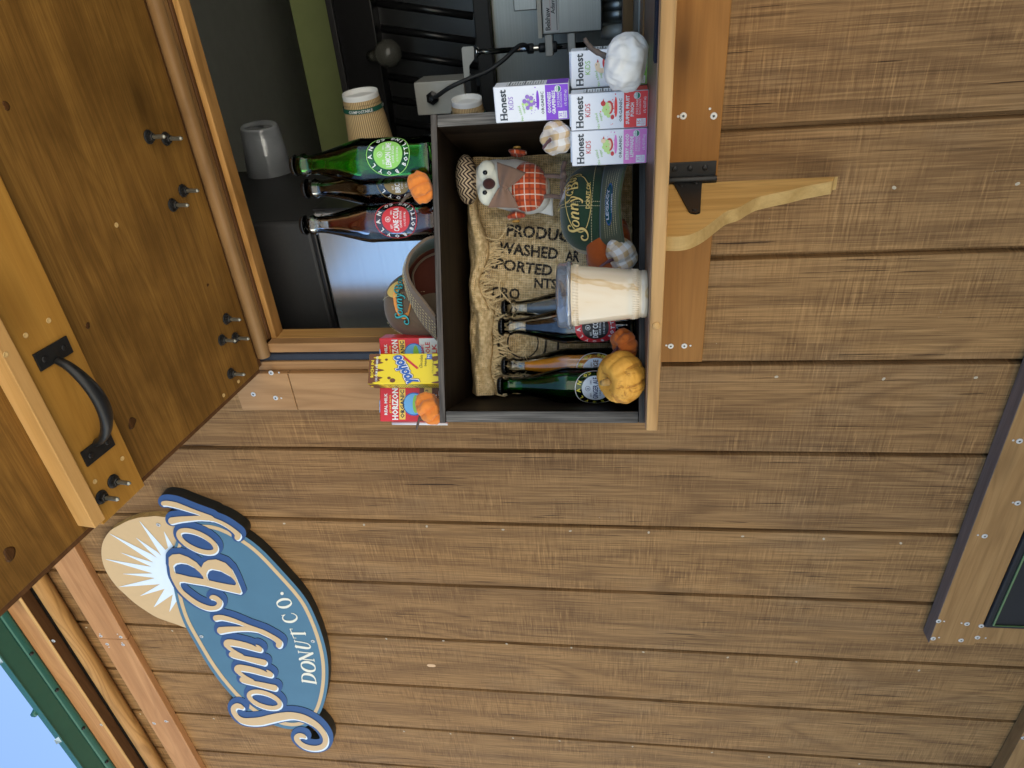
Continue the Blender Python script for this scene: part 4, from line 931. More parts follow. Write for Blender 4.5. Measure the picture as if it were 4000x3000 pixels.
def bottle(name_label,p,h,glass,liq,fillz,spec,group,face=0.,rs=1.):
    t=lthing('soda_bottle',name_label,'bottle',p,group,face); s=h/.232; R=.0312*s*rs
    P=[(.0001,0),(.024,0),(.0285,.002),(.0305,.007),(.0305,.020),(.0300,.022),(.0300,.108),(.0305,.110),(.0305,.116),(.0290,.126),(.0235,.148),(.0180,.170),(.0145,.186),(.0128,.197),(.0126,.206),(.0150,.209),(.0150,.213),(.0130,.216),(.0130,.228)]
    I=[(.0105,.228),(.0104,.197),(.0120,.186),(.0155,.170),(.0208,.148),(.0262,.126),(.0277,.114),(.0275,.020),(.0262,.008),(.0001,.007)]
    g_=MB(); g_.lathe([(r*s*rs*1.02,z*s) for r,z in P+I],glass,n=48,caps=False)
    inner=[(r,z) for r,z in I[::-1]]
    def ri(z): 
        for (r0,z0),(r1,z1) in zip(inner[:-1],inner[1:]):
            if z0<=z<=z1: return r0+(r1-r0)*(z-z0)/(z1-z0+1e-9)
        return .0104
    g_.build('glass',t,local=True)
    if liq:
        q=[(.0001,.0073)]+[(r-.00015,z+.0002) for r,z in inner if .007<z<fillz and r>.001]+[(ri(fillz)-.00015,fillz),(.0001,fillz)]
        l_=MB(); l_.lathe([(r*s*rs*1.02,z*s) for r,z in q],liq,n=48,caps=False); l_.build('drink',t,local=True)
    c_=MB(); c_.lathe([(r*s,z*s) for r,z in [(.0001,.2322),(.011,.2322),(.0135,.2310),(.0146,.2275),(.0158,.2245),(.0154,.2243),(.0130,.2290)]],M_CAPB,n=84,caps=False,fn=lambda a,z:1+(.035*math.sin(21*a) if z<.2295*s else 0)); c_.build('cap',t,local=True)
    # embossed words on the shoulder
    def cone(u,v,hh):
        r=(.0290+(.0235-.0290)*(v/s-.126)/.022 if v/s<.148 else .0235+(.0180-.0235)*(v/s-.148)/.022)*s*rs*1.02+hh; a=u/R; return (r*math.sin(a),-r*math.cos(a),v)
    e_=MB()
    put(e_,'BOYLAN',0,.146*s,.0125*s,glass,cone,.0007,'c',.02,2,wfit=.040*s); put(e_,'BOTTLING CO',0,.131*s,.0100*s,glass,cone,.0007,'c',.02,2,wfit=.047*s); e_.build('embossing',t,local=True)
    def cyl(u,v,hh): r=.03066*s*rs+hh; a=u/R; return (r*math.sin(a),-r*math.cos(a),v)
    if spec:
        name,c1,c2,disc_c,txt,ringf=spec; m=MB(); cv=.0655*s; R1=.0335*s; R2=.0222*s
        if ringf: disc(m,0,cv,R1,ringf,cyl,.0003,R2,56,1,3)
        else: disc(m,0,cv,R1,c1,cyl,.0003,R1-.0011*s,64,1,1)
        disc(m,0,cv,R2,disc_c,cyl,.0003,0,48,1,6)
        arc_text(m,'BOYLAN',0,cv,R1-.0022*s,203,70,.0088*s,c2,cyl,.0006,.03)
        arc_text(m,'BOTTLING CO',0,cv,R1-.0024*s,238,396,.0082*s,c2,cyl,.0006,.03,True)
        disc(m,0,cv+.0125*s,.0042*s,txt,cyl,.0006,.0035*s,20,1,1); put(m,'B',0,cv+.0105*s,.0055*s,txt,cyl,.0006,'c',.02)
        put(m,'EST.',-.0105*s,cv+.0060*s,.0042*s,txt,cyl,.0006,'c',.01); put(m,'1891',.0105*s,cv+.0060*s,.0042*s,txt,cyl,.0006,'c',.01)
        put(m,name,0,cv-.0040*s,.0115*s,txt,cyl,.0006,'c',.03,wfit=.0375*s)
        put(m,'CANE SUGAR',0,cv-.0092*s,.0048*s,txt,cyl,.0006,'c',.01,wfit=.026*s); put(m,'12 FL OZ (355 ML)',0,cv-.0155*s,.0040*s,txt,cyl,.0006,'c',.01,wfit=.022*s)
        m.build('label',t,local=True)
    return t
GB='bottles on top of the crate'; GI='bottles inside the crate'
def topbase(px,py,h): 
    q=uz(px,py,FLc[2]+CH+h); r=q-FLc; return [r@EX,max(.033,r@EY),CH+.0006]
hb1=.233
def place_top(px,py,h,dmin):
    # stand it so the cap shows at px,py, but never nearer the edge than dmin
    q=topbase(px,py,h); 
    d=max(dmin,q[1]); 
    c=cl(px,py,d); return (c[0],d,CH+.0006)
bottle('green lemon lime soda bottle with a lime green round label, on top of the crate',place_top(1122,648,hb1,.034),hb1,G_GRN,L_LIME,.172,('LEMON LIME',P_LIME,M_WHP,P_LIME,M_WHP,None),GB,.06,1.12)
bottle('black birch beer bottle with a khaki round label behind the small orange pumpkin',place_top(1187,738,hb1,.066),hb1,G_CLR,L_BLK,.205,('BIRCH BEER',P_KHA,M_WHP,P_KHA,M_WHP,None),GB,.03)
bottle('dark red cola bottle with a red round label, next to the brown cap',place_top(1180,880,hb1,.050),hb1,G_CLR,L_COLA,.182,('CANE COLA',P_RED,M_WHP,P_RED,M_WHP,None),GB,.0)
hi=.2255
def inb(px,py,d): c=cl(px,py,d); return (c[0],d,FZ)
bottle('clear seltzer bottle half hidden behind the iced coffee cup',inb(1968,1205,.165),hi,G_CLR,L_WAT,.186,None,GI,-.05)
bottle('black diet soda bottle with a red and black round label, beside the iced coffee',inb(1958,1276,.125),hi,G_CLR,L_BLK,.184,('DIET COLA',P_DRED,M_WHP,P_BLK,M_WHP,P_DRED),GI,-.1)
bottle('amber orange soda bottle with a pale label, between the black and green bottles',inb(1970,1430,.150),hi,G_CLR,L_ORG,.190,('ORANGE',M_WHP,P_YEL,P_ICE,P_BRN,None),GI,-.2)
bottle('dark green ginger ale bottle with a pale label, behind the large papery pumpkin',inb(1955,1507,.100),hi,G_DGR,L_GIN,.188,('GINGER ALE',M_WHP,P_YEL,P_ICE,P_NAV,None),GI,-.05)
# ---------------------------------------------------------------- pumpkins
def pumpkin(name,label,c,R,mat,squash=.8,lobes=8,depth=.16,tilt=(0,0,0),stem=None,stemmat=None,stemr=.0035,wr=.03,group=None,seed=0,dim=.35,twist=0.):
    t=thing(name,label,'pumpkin',tuple(c),0,group); t.rotation_euler=tilt; t.rotation_mode='XYZ'
    def f(a,p):
        a2=a+twist*p; g=abs(math.cos(a2*lobes/2+.3*math.sin(a*2+seed)))**.7
        r=R*(1-depth+depth*g); sp=math.sin(p); 
        top=math.exp(-(p/.42)**2); bot=math.exp(-((math.pi-p)/.42)**2)
        r*=1+wr*mnoise.noise(Vector((math.cos(a)*2.2+seed,math.sin(a)*2.2,p*2.5)))+wr*.6*mnoise.noise(Vector((math.cos(a)*6+seed,math.sin(a)*6,p*3)))
        z=math.cos(p)*R*squash*(1-dim*top)*(1) ; z=z if z>0 else z*(1-.25*bot)
        return (r*sp**.85*math.cos(a),r*sp**.85*math.sin(a),z)
    m=MB(); m.blob(f,mat,96,40); m.build('body',t,local=True)
    if stem:
        z0=R*squash*(1-dim)-.002; m=MB(); pts=[(0,0,z0)]+[(x*R,y*R,z0+z*R) for x,y,z in stem]; n_=len(pts)
        pts=catmull(pts,False,4); m.tube(pts,[stemr*(1.25-.45*i/(len(pts)-1))*(1+.12*math.sin(i*2.3)) for i in range(len(pts))],stemmat,9); m.build('stem',t,local=True)
    return t
def felt(name,c,v=.12,sc=90,rough=.9): 
    n=N(name); f=n.noise((sc,)*3,5,.7); n.bump(n.noise((900,900,900),3),.35,.0008); return n.set(n.mix(f,tuple(x*(1-v) for x in c),tuple(min(1,x*(1+v)) for x in c)),rough,sheen=.25,spec=.2)
def check(name,c1,c2,p=.0085,rot=(0,0,0)):
    n=N(name); c=n.sep(n.map((1,1,1),rot)); w1=n.noise((40,40,40),1)
    s1=n.math('GREATER_THAN',n.math('SINE',n.math('MULTIPLY',n.math('ADD',c[0],n.math('MULTIPLY',w1,.006)),math.pi/p)),0); s2=n.math('GREATER_THAN',n.math('SINE',n.math('MULTIPLY',n.math('ADD',c[2],n.math('MULTIPLY',w1,.006)),math.pi/p)),0)
    f=n.math('MULTIPLY',n.math('ADD',s1,s2),.5); n.bump(n.noise((700,700,700),2),.3,.0006)
    return n.set(n.mix(f,c1,c2),.85,sheen=.2,spec=.2)
F_ORA=felt('orange_fabric',(.78,.245,.045)); F_ORD=felt('deep_orange_fabric',(.66,.17,.03)); F_WHT=felt('white_linen',(.70,.69,.65),.05); F_GIN=check('tan_gingham',(.76,.75,.73),(.58,.41,.22)); F_RUST=felt('rust_felt',(.36,.075,.012),.2)
def paperp():
    n=N('crinkled_ochre_paper'); v=n.noise((25,25,90),5,.65,1.2); w_=n.ramp(n.noise((55,55,12),4,.7,.8),[(.36,1),(.44,0)])
    col=n.mix(n.ramp(v,[(.3,0),(.7,1)]),(.60,.27,.035),(.80,.42,.075)); col=n.mix(n.math('MULTIPLY',w_,.65),col,(.30,.11,.02))
    n.bump(n.math('SUBTRACT',v,w_),.55,.002); return n.set(col,.65,spec=.3)
F_PAP=paperp(); M_STEM=paint('dry_grey_stem',(.10,.075,.06),.7,0,.5,150,.5); M_STEMT=paint('tan_stem',(.36,.22,.07),.7,0,.35,150,.5); M_STEMP=paint('purple_brown_stem',(.12,.06,.075),.45,0,.4,150,.4)
GO='small orange fabric pumpkins'
def up(x,y,z): return tuple(cw(x,y,z))
q=cl(1638,738,.02); pumpkin('fabric_pumpkin','small orange fabric pumpkin in front of the dark birch beer bottle',up(q[0],.012,CH+.0205),.0245,F_ORA,.80,7,.3,(.15,-.35,.2),[(-.1,-.3,.5),(-.35,-.55,1.0)],M_STEM,.0024,.11,GO,1)
q=cl(1662,1605,-.0); pumpkin('fabric_pumpkin','small orange fabric pumpkin in front of the brown and red milk carton',up(q[0],.026,CH+.0215),.0275,F_ORA,.74,7,.3,(.2,-.55,.1),[(-.1,-.1,.4),(-.55,-.2,.95)],M_STEM,.0022,.11,GO,4)
q=cl(2448,1345,.02); pumpkin('fabric_pumpkin','small deep orange fabric pumpkin wedged between the diet bottle and the papery pumpkin',up(q[0],.030,FZ+.0195),.0245,F_ORD,.76,7,.3,(.5,-.3,.2),[(-.1,-.2,.5),(-.3,-.4,1.1)],M_STEMP,.0022,.12,GO,7)
q=cl(2436,1478,-.0); pumpkin('paper_pumpkin','large ochre pumpkin of crinkled paper with a short stem, front left of the crate',up(q[0]+.002,-.004,.0350),.0395,F_PAP,.84,9,.10,(.62,-.12,.3),[(.0,-.06,.18),(.04,-.10,.42)],M_STEMT,.0052,.05,None,2,.30)
q=uy(2462,243,-.185); pumpkin('fabric_pumpkin','white linen pumpkin with a curled dry stem leaning on the juice boxes',(q[0],-.187,ZS+.0325),.0345,F_WHT,.80,5,.20,(-.1,.25,.5),[(.1,-.1,.35),(.25,-.1,.8),(.55,-.1,1.15)],M_STEM,.0032,.11,None,9)
q=uy(2160,540,-.112); pumpkin('fabric_pumpkin','tan gingham pumpkin on top of the berry lemonade juice box',(q[0],-.112,ZS+.0013+.1015+.0024+.0195),.0240,F_GIN,.86,5,.20,(.9,-.2,.2),[(-.1,-.15,.5),(-.35,-.15,.95)],M_STEMP,.0022,.07,'gingham fabric pumpkins',3)
q=cl(2420,990,.01); pumpkin('fabric_pumpkin','tan gingham pumpkin on the crate floor beside the iced coffee',up(q[0],.028,FZ+.0235),.0262,F_GIN,.85,5,.22,(.35,-.5,.2),[(.1,-.15,.5),(.1,-.3,1.1)],M_STEMP,.0022,.07,'gingham fabric pumpkins',5)
q=cl(2350,955,.09); pumpkin('felt_pumpkin','rust brown felted pumpkin behind the gingham one and the green cap',up(q[0],.085,FZ+.0450),.046,F_RUST,.92,6,.14,(.1,-.1,.2),None,None,.003,.03,None,6)
# ---------------------------------------------------------------- juice boxes
P_PUR=PC('purple_print',(.22,.05,.58)); P_PNK=PC('pink_print',(.72,.20,.55)); P_RD2=PC('bright_red_print',(.78,.03,.035)); P_GRS=PC('grass_green_print',(.22,.50,.06)); P_LEAF=PC('leaf_green_print',(.25,.52,.08)); P_GRY=PC('grey_print',(.30,.33,.36)); P_USDA=PC('round_mark_green',(.02,.18,.10)); P_GRP=PC('grape_green',(.50,.72,.25)); P_VIO=PC('grape_violet',(.30,.17,.55)); P_PCH=PC('peach_print',(.80,.62,.42)); P_BLU=PC('blue_print',(.03,.12,.45)); P_INK=PC('dark_grey_print',(.03,.04,.05))
M_CART=paint('white_carton',(.78,.80,.84),.38,0,.02,20)
JW,JD,JH=.0462,.034,.1015
def carton_body(t,w,d,h,mat,name='box'):
    m=MB(); m.box((0,0,0),(w,d,h),mat); o=m.build(name,t,local=True,bev=.0016,seg=3)
    f=MB(); f.box((.002,d*.42,h+.0002),(w-.002,d*.50,h+.0022),mat)       # folded seam on the lid
    f.add([(.0005,.002,h-.008),(.0005,d-.002,h-.008),(-.0012,d*.5,h-.0005)],[(0,1,2)],mat); f.build('top_fold',t,local=True,bev=.0005); return o
def slabtext(m,s,u,v,size,mat,fn,wfit):
    put(m,s,u,v,size,mat,fn,.0004,'c',.028,2,wfit=wfit)
def juice(label,p,rz,col,kcol,lines,art):
    t=thing('juice_box',label,'juice box',tuple(p),rz,'juice boxes by the crate'); W,H=JW,JH
    carton_body(t,W,JD,H,M_CART); m=MB(); fn=lambda u,v,h:(u,-.00015-h,v); c=W/2
    quadp(m,.0008,.0008,W-.0008,.0315,col,fn,.0002)
    slabtext(m,'Honest',c,.0850,.0135,P_INK,fn,.0395)
    for x in (.0036,.0085): quadp(m,c-.0395/2-.0004+(x-.0036),.0848,c-.0395/2+.0032+(x-.0036),.0855,P_INK,fn,.0005); quadp(m,c-.0395/2-.0004+(x-.0036),.0939,c-.0395/2+.0032+(x-.0036),.0946,P_INK,fn,.0005)
    put(m,'KiDS',c+.002,.0755,.0098,kcol,fn,.0004,'c',.0,2,wfit=.0165)
    put(m,'No added',.0115,.0645,.0050,P_LEAF,fn,.0004,'c',.0,1,rot=.22); put(m,'sugar',.0165,.0605,.0050,P_LEAF,fn,.0004,'c',.0,1,rot=.22)
    put(m,'ORGANIC',c,.0338,.0056,P_INK,fn,.0004,'c',.01,1,wfit=.029,space=1.)
    put(m,lines[0],c,.0245,.0062,M_WHP,fn,.0005,'c',.03,1,wfit=min(.036,.0034*len(lines[0]))); put(m,lines[1],c,.0185,.0062,M_WHP,fn,.0005,'c',.03,1,wfit=min(.036,.0034*len(lines[1])))
    put(m,'JUICE DRINK',c+.003,.0128,.0045,M_WHP,fn,.0005,'c',.0,1,wfit=.019); put(m,'FROM CONCENTRATE',c+.003,.0095,.0032,M_WHP,fn,.0005,'c',.0,1,wfit=.019)
    put(m,'6 FL OZ (177 mL)',c+.005,.0030,.0046,M_WHP,fn,.0005,'c',.01,1,wfit=.020)
    quadp(m,.002,.003,.0115,.0148,M_WHP,fn,.0005); put(m,'35',.0068,.0098,.0058,col,fn,.0007,'c',.01,1); put(m,'CALORIES',.0068,.0068,.0026,col,fn,.0007,'c',.0,1,wfit=.0085); put(m,'PER BOX',.0068,.0042,.0026,col,fn,.0007,'c',.0,1,wfit=.007)
    disc(m,W-.0062,.0145,.0044,M_WHP,fn,.0005,0,20); disc(m,W-.0062,.0145,.0038,P_USDA,fn,.0007,0,20); quadp(m,W-.0095,.0142,W-.0029,.0178,M_WHP,fn,.0009); put(m,'USDA',W-.0062,.0150,.0026,P_USDA,fn,.0011,'c',.01,1,wfit=.006)
    # fruit pieces with a splash
    random.seed(len(label)); sp=col if art!='swan' else P_PCH
    for k in range(26):
        x=c+random.gauss(.003,.009); z=.0425+abs(random.gauss(0,.006)); disc(m,min(W-.003,max(.004,x)),z,random.uniform(.0003,.0009),sp,fn,.00035,0,7,1,1)
    disc(m,c+.004,.0420,.0125,sp,fn,.0003,0,24,.16,1)
    if art=='grapes':
        for x,z,r,mt in [(-.002,.052,.0032,P_VIO),(.003,.054,.0032,P_VIO),(.007,.051,.003,P_VIO),(.001,.048,.003,P_VIO),(-.005,.056,.0028,P_VIO),(.009,.056,.0028,P_VIO),(.0035,.060,.0030,P_VIO),(-.001,.0575,.0024,P_GRP),(.0035,.0505,.0024,P_GRP),(.0065,.0545,.0022,P_GRP),(-.0055,.0515,.0022,P_GRP),(.0,.0622,.002,P_GRP)]: disc(m,c+x,z,r,mt,fn,.0005+.0001*abs(x)*100,0,16,1,1)
    elif art=='swan':
        disc(m,c+.007,.0515,.0105,P_DRED,fn,.0004,0,26,.75,1); disc(m,c+.008,.0515,.0072,P_PCH,fn,.0005,.0052,24,.72,1); disc(m,c+.009,.051,.003,P_PCH,fn,.0005,.0016,20,.8,1)
        pts=catmull([(-.001,.055),(-.0025,.061),(.0005,.0655),(.0045,.0655)],False,5); 
        for a,b in pts: disc(m,c+a,b,.0030,P_PCH,fn,.0006+.00001*a*100,0,12,1,1)
        disc(m,c+.0045,.0660,.0036,P_PCH,fn,.0007,0,16); poly(m,[(c+.0078,.0668),(c+.0118,.0655),(c+.0080,.0640)],P_DRED,fn,.0008); disc(m,c+.005,.0670,.0006,P_INK,fn,.0009,0,8,1,1)
    else:
        disc(m,c+.004,.0505,.0085,P_DRED,fn,.0004,0,24,.6,1); disc(m,c+.004,.0507,.0060,P_PCH,fn,.0005,0,20,.5,1)
        for x,z,r in [(-.003,.055,.0028),(.001,.0575,.0028),(.005,.0565,.0028),(-.006,.0515,.0026),(-.001,.0525,.0028),(.004,.0525,.0026),(.0085,.0535,.0024)]: disc(m,c+x,z,r,P_GRP,fn,.0006+.00003*x*100,0,16,1,1)
        disc(m,c+.0095,.0585,.0032,P_DRED if art=='punch' else P_PCH,fn,.0008,0,16); poly(m,[(c+.012,.0595),(c+.0155,.0580),(c+.0120,.0570)],P_DRED,fn,.0009)
        disc(m,c-.008,.0465,.0030,P_DRED,fn,.0007,0,14,.8,1)
    m.build('front_print',t,local=True)
    m=MB(); fs=lambda u,v,h:(W+.00015+h,u,v)
    quadp(m,.001,.0008,JD-.001,.0300,col,fs,.0002)
    quadp(m,.003,.034,JD-.003,.084,P_INK,fs,.0003); quadp(m,.0034,.0344,JD-.0034,.0836,M_WHP,fs,.0004)
    for k in range(13): quadp(m,.004,.037+.0035*k,JD-.0055-.004*(k%3),.0380+.0035*k+(.001 if k in (6,12) else 0),P_INK,fs,.0006)
    m.build('side_print',t,local=True); return t
def jx(px,py,y): return uy(px,py,y)
yj=-.1340; ra=jx(2532,350,yj)[0]; 
juice('red banded fruit punch juice box, middle of the lower row beside the crate',(ra-JW,yj,ZS+.0013),.0,P_RD2,P_DRED,('SUPER FRUIT','PUNCH'),'punch')
juice('pink banded berry lemonade juice box standing in front of the green cap',(ra-2*JW-.0009,yj-.0005,ZS+.0013),.0,P_PNK,P_DRED,('BERRY GOOD','LEMONADE'),'berry')
juice('green banded apple juice box behind the white linen pumpkin',(jx(2530,180,-.098)[0]-JW,-.098,ZS+.0013),.0,P_GRS,P_LEAF,('APPLEY','EVER AFTER'),'swan')
juice('purple banded grape juice box stacked on the lower row of boxes',(jx(2222,323,-.115)[0]-JW,-.1150,ZS+.0013+JH+.0026),-.03,P_PUR,P_VIO,('GOODNESS','GRAPENESS'),'grapes')
# ---------------------------------------------------------------- milk cartons on the crate
M_RCAR=paint('red_carton',(.62,.03,.035),.33,0,.03,20); M_GCAR=paint('grey_white_carton',(.62,.66,.66),.35,0,.02,20); M_YCAR=paint('yellow_carton',(.85,.66,.03),.33,0,.03,20); M_BRC=PC('chocolate_print',(.16,.06,.022)); P_OCH=PC('ochre_print',(.80,.55,.10)); P_PKR=PC('pink_red_print',(.70,.10,.14)); M_FOIL=flatm('foil_seal',(.7,.7,.72),.25,metal=1.)
def milk(label,px,py,dep,h,w,d,base,low,rot,wordz):
    q=cl(px,py,dep); t=lthing('milk_carton',label,'milk carton',(q[0],dep,CH+.0006),'milk cartons on the crate',rot)
    carton_body(t,w,d,h,base); m=MB(); fn=lambda u,v,hh:(u,-.0002-hh,v); c=w/2
    quadp(m,.0008,.0008,w-.0008,h*.42,low,fn,.0002)
    put(m,'REAL MILK',c,h*.89,.0068,M_WHP,fn,.0004,'c',.03,1,wfit=w*.62); put(m,'great taste',c,h*.835,.0055,P_OCH,fn,.0004,'c',.02,1,wfit=w*.52,shear=.2)
    put(m,'HORIZON',c,h*.735,.0135,M_WHP,fn,.0004,'c',.04,1,wfit=w*.90)
    quadp(m,w*.06,h*.625,w*.94,h*.715,P_OCH,fn,.0004); put(m,'ORGANIC',c,h*.642,.0090,P_INK,fn,.0006,'c',.03,1,wfit=w*.80)
    disc(m,c,h*.50,w*.33,P_BLU,fn,.0004,0,30); disc(m,c,h*.50,w*.30,PC('sky_blue_print',(.15,.42,.78)),fn,.0005,0,30); disc(m,c,h*.475,w*.26,P_LEAF,fn,.0006,0,24,.35,1)
    if wordz=='choc':
        quadp(m,w*.08,h*.24,w*.98,h*.35,P_OCH,fn,.0006); put(m,'DHA OMEGA-3',c,h*.295,.0070,P_INK,fn,.0008,'c',.02,1,wfit=w*.82); put(m,'Brain Health',c,h*.25,.0045,P_INK,fn,.0008,'c',.01,1,wfit=w*.5)
        put(m,'LOWFAT',c,h*.17,.0075,M_WHP,fn,.0008,'c',.03,1,wfit=w*.6); put(m,'CHOCOLATE',c,h*.10,.0075,M_WHP,fn,.0008,'c',.03,1,wfit=w*.75); put(m,'MILK',c,h*.04,.0075,M_WHP,fn,.0008,'c',.03,1,wfit=w*.35)
    else:
        put(m,'ORGANIC',c,h*.36,.0065,P_DRED,fn,.0006,'c',.02,1,wfit=w*.6); put(m,'WHOLE',c,h*.27,.0110,P_DRED,fn,.0006,'c',.02,1,wfit=w*.72); put(m,'MILK',c,h*.175,.0110,P_DRED,fn,.0006,'c',.02,1,wfit=w*.6); put(m,'UHT',w*.72,h*.11,.005,P_GRY,fn,.0006,'c',.01,1)
    m.build('front_print',t,local=True)
    m=MB(); m.box((w*.25,d*.2,h+.0003),(w*.62,d*.42,h+.004),M_FOIL); m.build('foil_seal',t,local=True,bev=.001); return t
hm=.1175
a=milk('white whole milk carton with a red top, squeezed behind the yellow carton',1600,1440,.085,hm,.052,.036,M_RCAR,M_GCAR,-.15,'whole')
b=milk('red and brown chocolate milk carton behind the orange pumpkin, leftmost on the crate',1600,1647,.066,hm,.058,.038,M_RCAR,M_BRC,.10,'choc')
st_=MB(); st_.tube([(.0-.0035,.006,.004),(-.0035,.012,.100)],.0028,M_WHP,10); st_.build('straw',b,local=True)
q=cl(1700,1500,.030); yo=lthing('chocolate_drink_carton','yellow chocolate drink carton with a slanting blue word, between the two milk cartons','drink carton',(q[0],.030,CH+.0006),None,.30)
yw,yd,yh=.0500,.034,.1235; carton_body(yo,yw,yd,yh,M_YCAR); m=MB(); fn=lambda u,v,hh:(u,-.0002-hh,v)
random.seed(3)
def splash(m,v0,v1,up_,fn,w):
    n=40; top=[]
    for i in range(n+1):
        u=.0006+(w-.0012)*i/n; e=.006*math.sin(i*.55+1)+.004*math.sin(i*1.3); top.append((u,(v1 if up_ else v0)+e))
    for i in range(n):
        (a,b),(c_,d_)=top[i],top[i+1]; base_=v0 if up_ else v1
        m.add([fn(a,base_,.0003),fn(c_,base_,.0003),fn(c_,d_,.0003),fn(a,b,.0003)],[(0,1,2,3)],M_BRC)
splash(m,yh*.86,yh-.0008,False,fn,yw); splash(m,.0008,.009,True,fn,yw)
for x,z,r in [(.010,.088,.0022),(.040,.094,.0018),(.006,.082,.0035),(.044,.022,.003),(.041,.014,.004)]: disc(m,x,z,r,M_BRC,fn,.0004,0,14,1.3,1)
put(m,'RICH IN',yw/2,yh*.925,.0065,M_YCAR,fn,.0007,'c',.03,1,wfit=.028); put(m,'CALCIUM & VITAMIN D',yw/2,yh*.87,.0050,M_WHP,fn,.0007,'c',.02,1,wfit=.042)
W_=lambda off,mat,h,b: put(m,'yoohoo',yw*.50,yh*.47,.0235,mat,fn,h,'c',b,2,wfit=.053+off,rot=-.0+math.radians(50) if 0 else math.radians(-28+58),shear=.35)
W_(.002,M_BRC,.0005,.14); W_(.001,M_WHP,.0007,.10); W_(0,P_BLU,.0009,.045)
u0=V(.030,.048); 
poly(m,[(.026,.040),(.047,.066),(.045,.069),(.024,.043)],P_RED,fn,.0006)
put(m,'Chocolate',.036,.034,.0080,P_INK,fn,.0006,'c',.0,1,wfit=.022,shear=.3); put(m,'DRINK',.036,.0275,.0045,P_INK,fn,.0006,'c',.01,1)
quadp(m,.040,.019,.0485,.0275,P_BLU,fn,.0006); put(m,'90',.0443,.0225,.0058,M_WHP,fn,.0008,'c',.03,1); put(m,'CALORIES',.0443,.0200,.0022,M_WHP,fn,.0008,'c',.01,1,wfit=.0075)
put(m,'6.5 FL OZ (192 mL)',.028,.0155,.0042,P_INK,fn,.0006,'c',.0,1,wfit=.022)
m.build('front_print',yo,local=True)
m=MB(); fs=lambda u,v,h:(-.0002-h,yd-u,v); splash(m,yh*.86,yh-.0008,False,fs,yd); quadp(m,.005,.012,yd-.004,.098,P_INK,fs,.0004); quadp(m,.0054,.0124,yd-.0044,.0976,M_YCAR,fs,.0005)
for k in range(20): quadp(m,.0065,.0150+.0040*k,yd-.006-.003*(k%3),.0162+.0040*k+(.0012 if k in (8,16) else 0),P_INK,fs,.0007)
m.build('side_print',yo,local=True)
# ---------------------------------------------------------------- iced coffee
q=uZ(2526,1143,.936); cx,cyy=q[0],q[1]-.004
ic=thing('iced_coffee','clear plastic cup of milky iced coffee with a flat clear lid on the shelf','iced coffee',(cx,cyy,ZS+.0013))
n=N('milky_coffee'); f=n.noise((15,15,13),3,.45,.9); col=n.ramp(f,[(.42,(.68,.57,.41)),(.53,(.66,.53,.36)),(.555,(.56,.38,.18)),(.60,(.62,.47,.28)),(.66,(.68,.56,.39))]); M_COF=n.set(col,.12,coat=.6)
M_CUPC=thinglass('clear_cup_plastic',(.96,.97,.98),.05,1.5,.05); M_LID=thinglass('clear_lid_plastic',(.93,.95,.98),.06,1.7,.05)
def cr_(z): return .0315+(.0425-.0315)*(z/.106)
m=MB(); pr=[(.0001,.004),(.0285,.004),(.0295,.001),(.0312,.0),(.0325,.001),(.0328,.007),(.0318,.0085)]+[(cr_(z)+.0008*(1 if k%2 else 0)*(1 if z<.030 or z>.093 else 0),z) for k,z in enumerate([.010,.022,.024,.032,.05,.07,.088,.092,.095,.098,.101,.104])]+[(.0448,.1055)]
m.lathe(pr,M_COF,n=64,caps=False); m.lathe([(.0001,.1056),(.0440,.1056)],M_COF,n=64,caps=False)
m.build('drink',ic,local=True)
m=MB()
for k in range(64):
    a=2*math.pi*k/64
    for z0,z1 in ((.012,.021),(.0925,.1000)): m.tube([((cr_(z0)+.0006)*math.cos(a),(cr_(z0)+.0006)*math.sin(a),z0),((cr_(z1)+.0006)*math.cos(a+.04),(cr_(z1)+.0006)*math.sin(a+.04),z1)],.0005,M_COF,4)
m.build('ribs',ic,local=True)
m=MB(); m.lathe([(.0445,.1020),(.0468,.1030),(.0475,.1060),(.0470,.1085),(.0455,.1095),(.0450,.1180),(.0430,.1215),(.0405,.1222),(.0395,.1195),(.0001,.1190)],M_LID,n=72,caps=False,fn=lambda a,z:1+(.006*math.sin(36*a) if z<.109 else 0)); m.lathe([(.0445,.102),(.0462,.1040),(.0466,.107),(.0440,.1085)],M_CUPC,n=72,caps=False); m.build('lid',ic,local=True,thick=.0004)
for a in (0.6,2.2,3.9):
    m=MB(); m.lathe([(.0001,.0003),(.006,.0003),(.0065,.0)],M_LID,(.030*math.cos(a),.030*math.sin(a),.1192),(0,0,1),16); m.build('lid_button',ic,local=True)
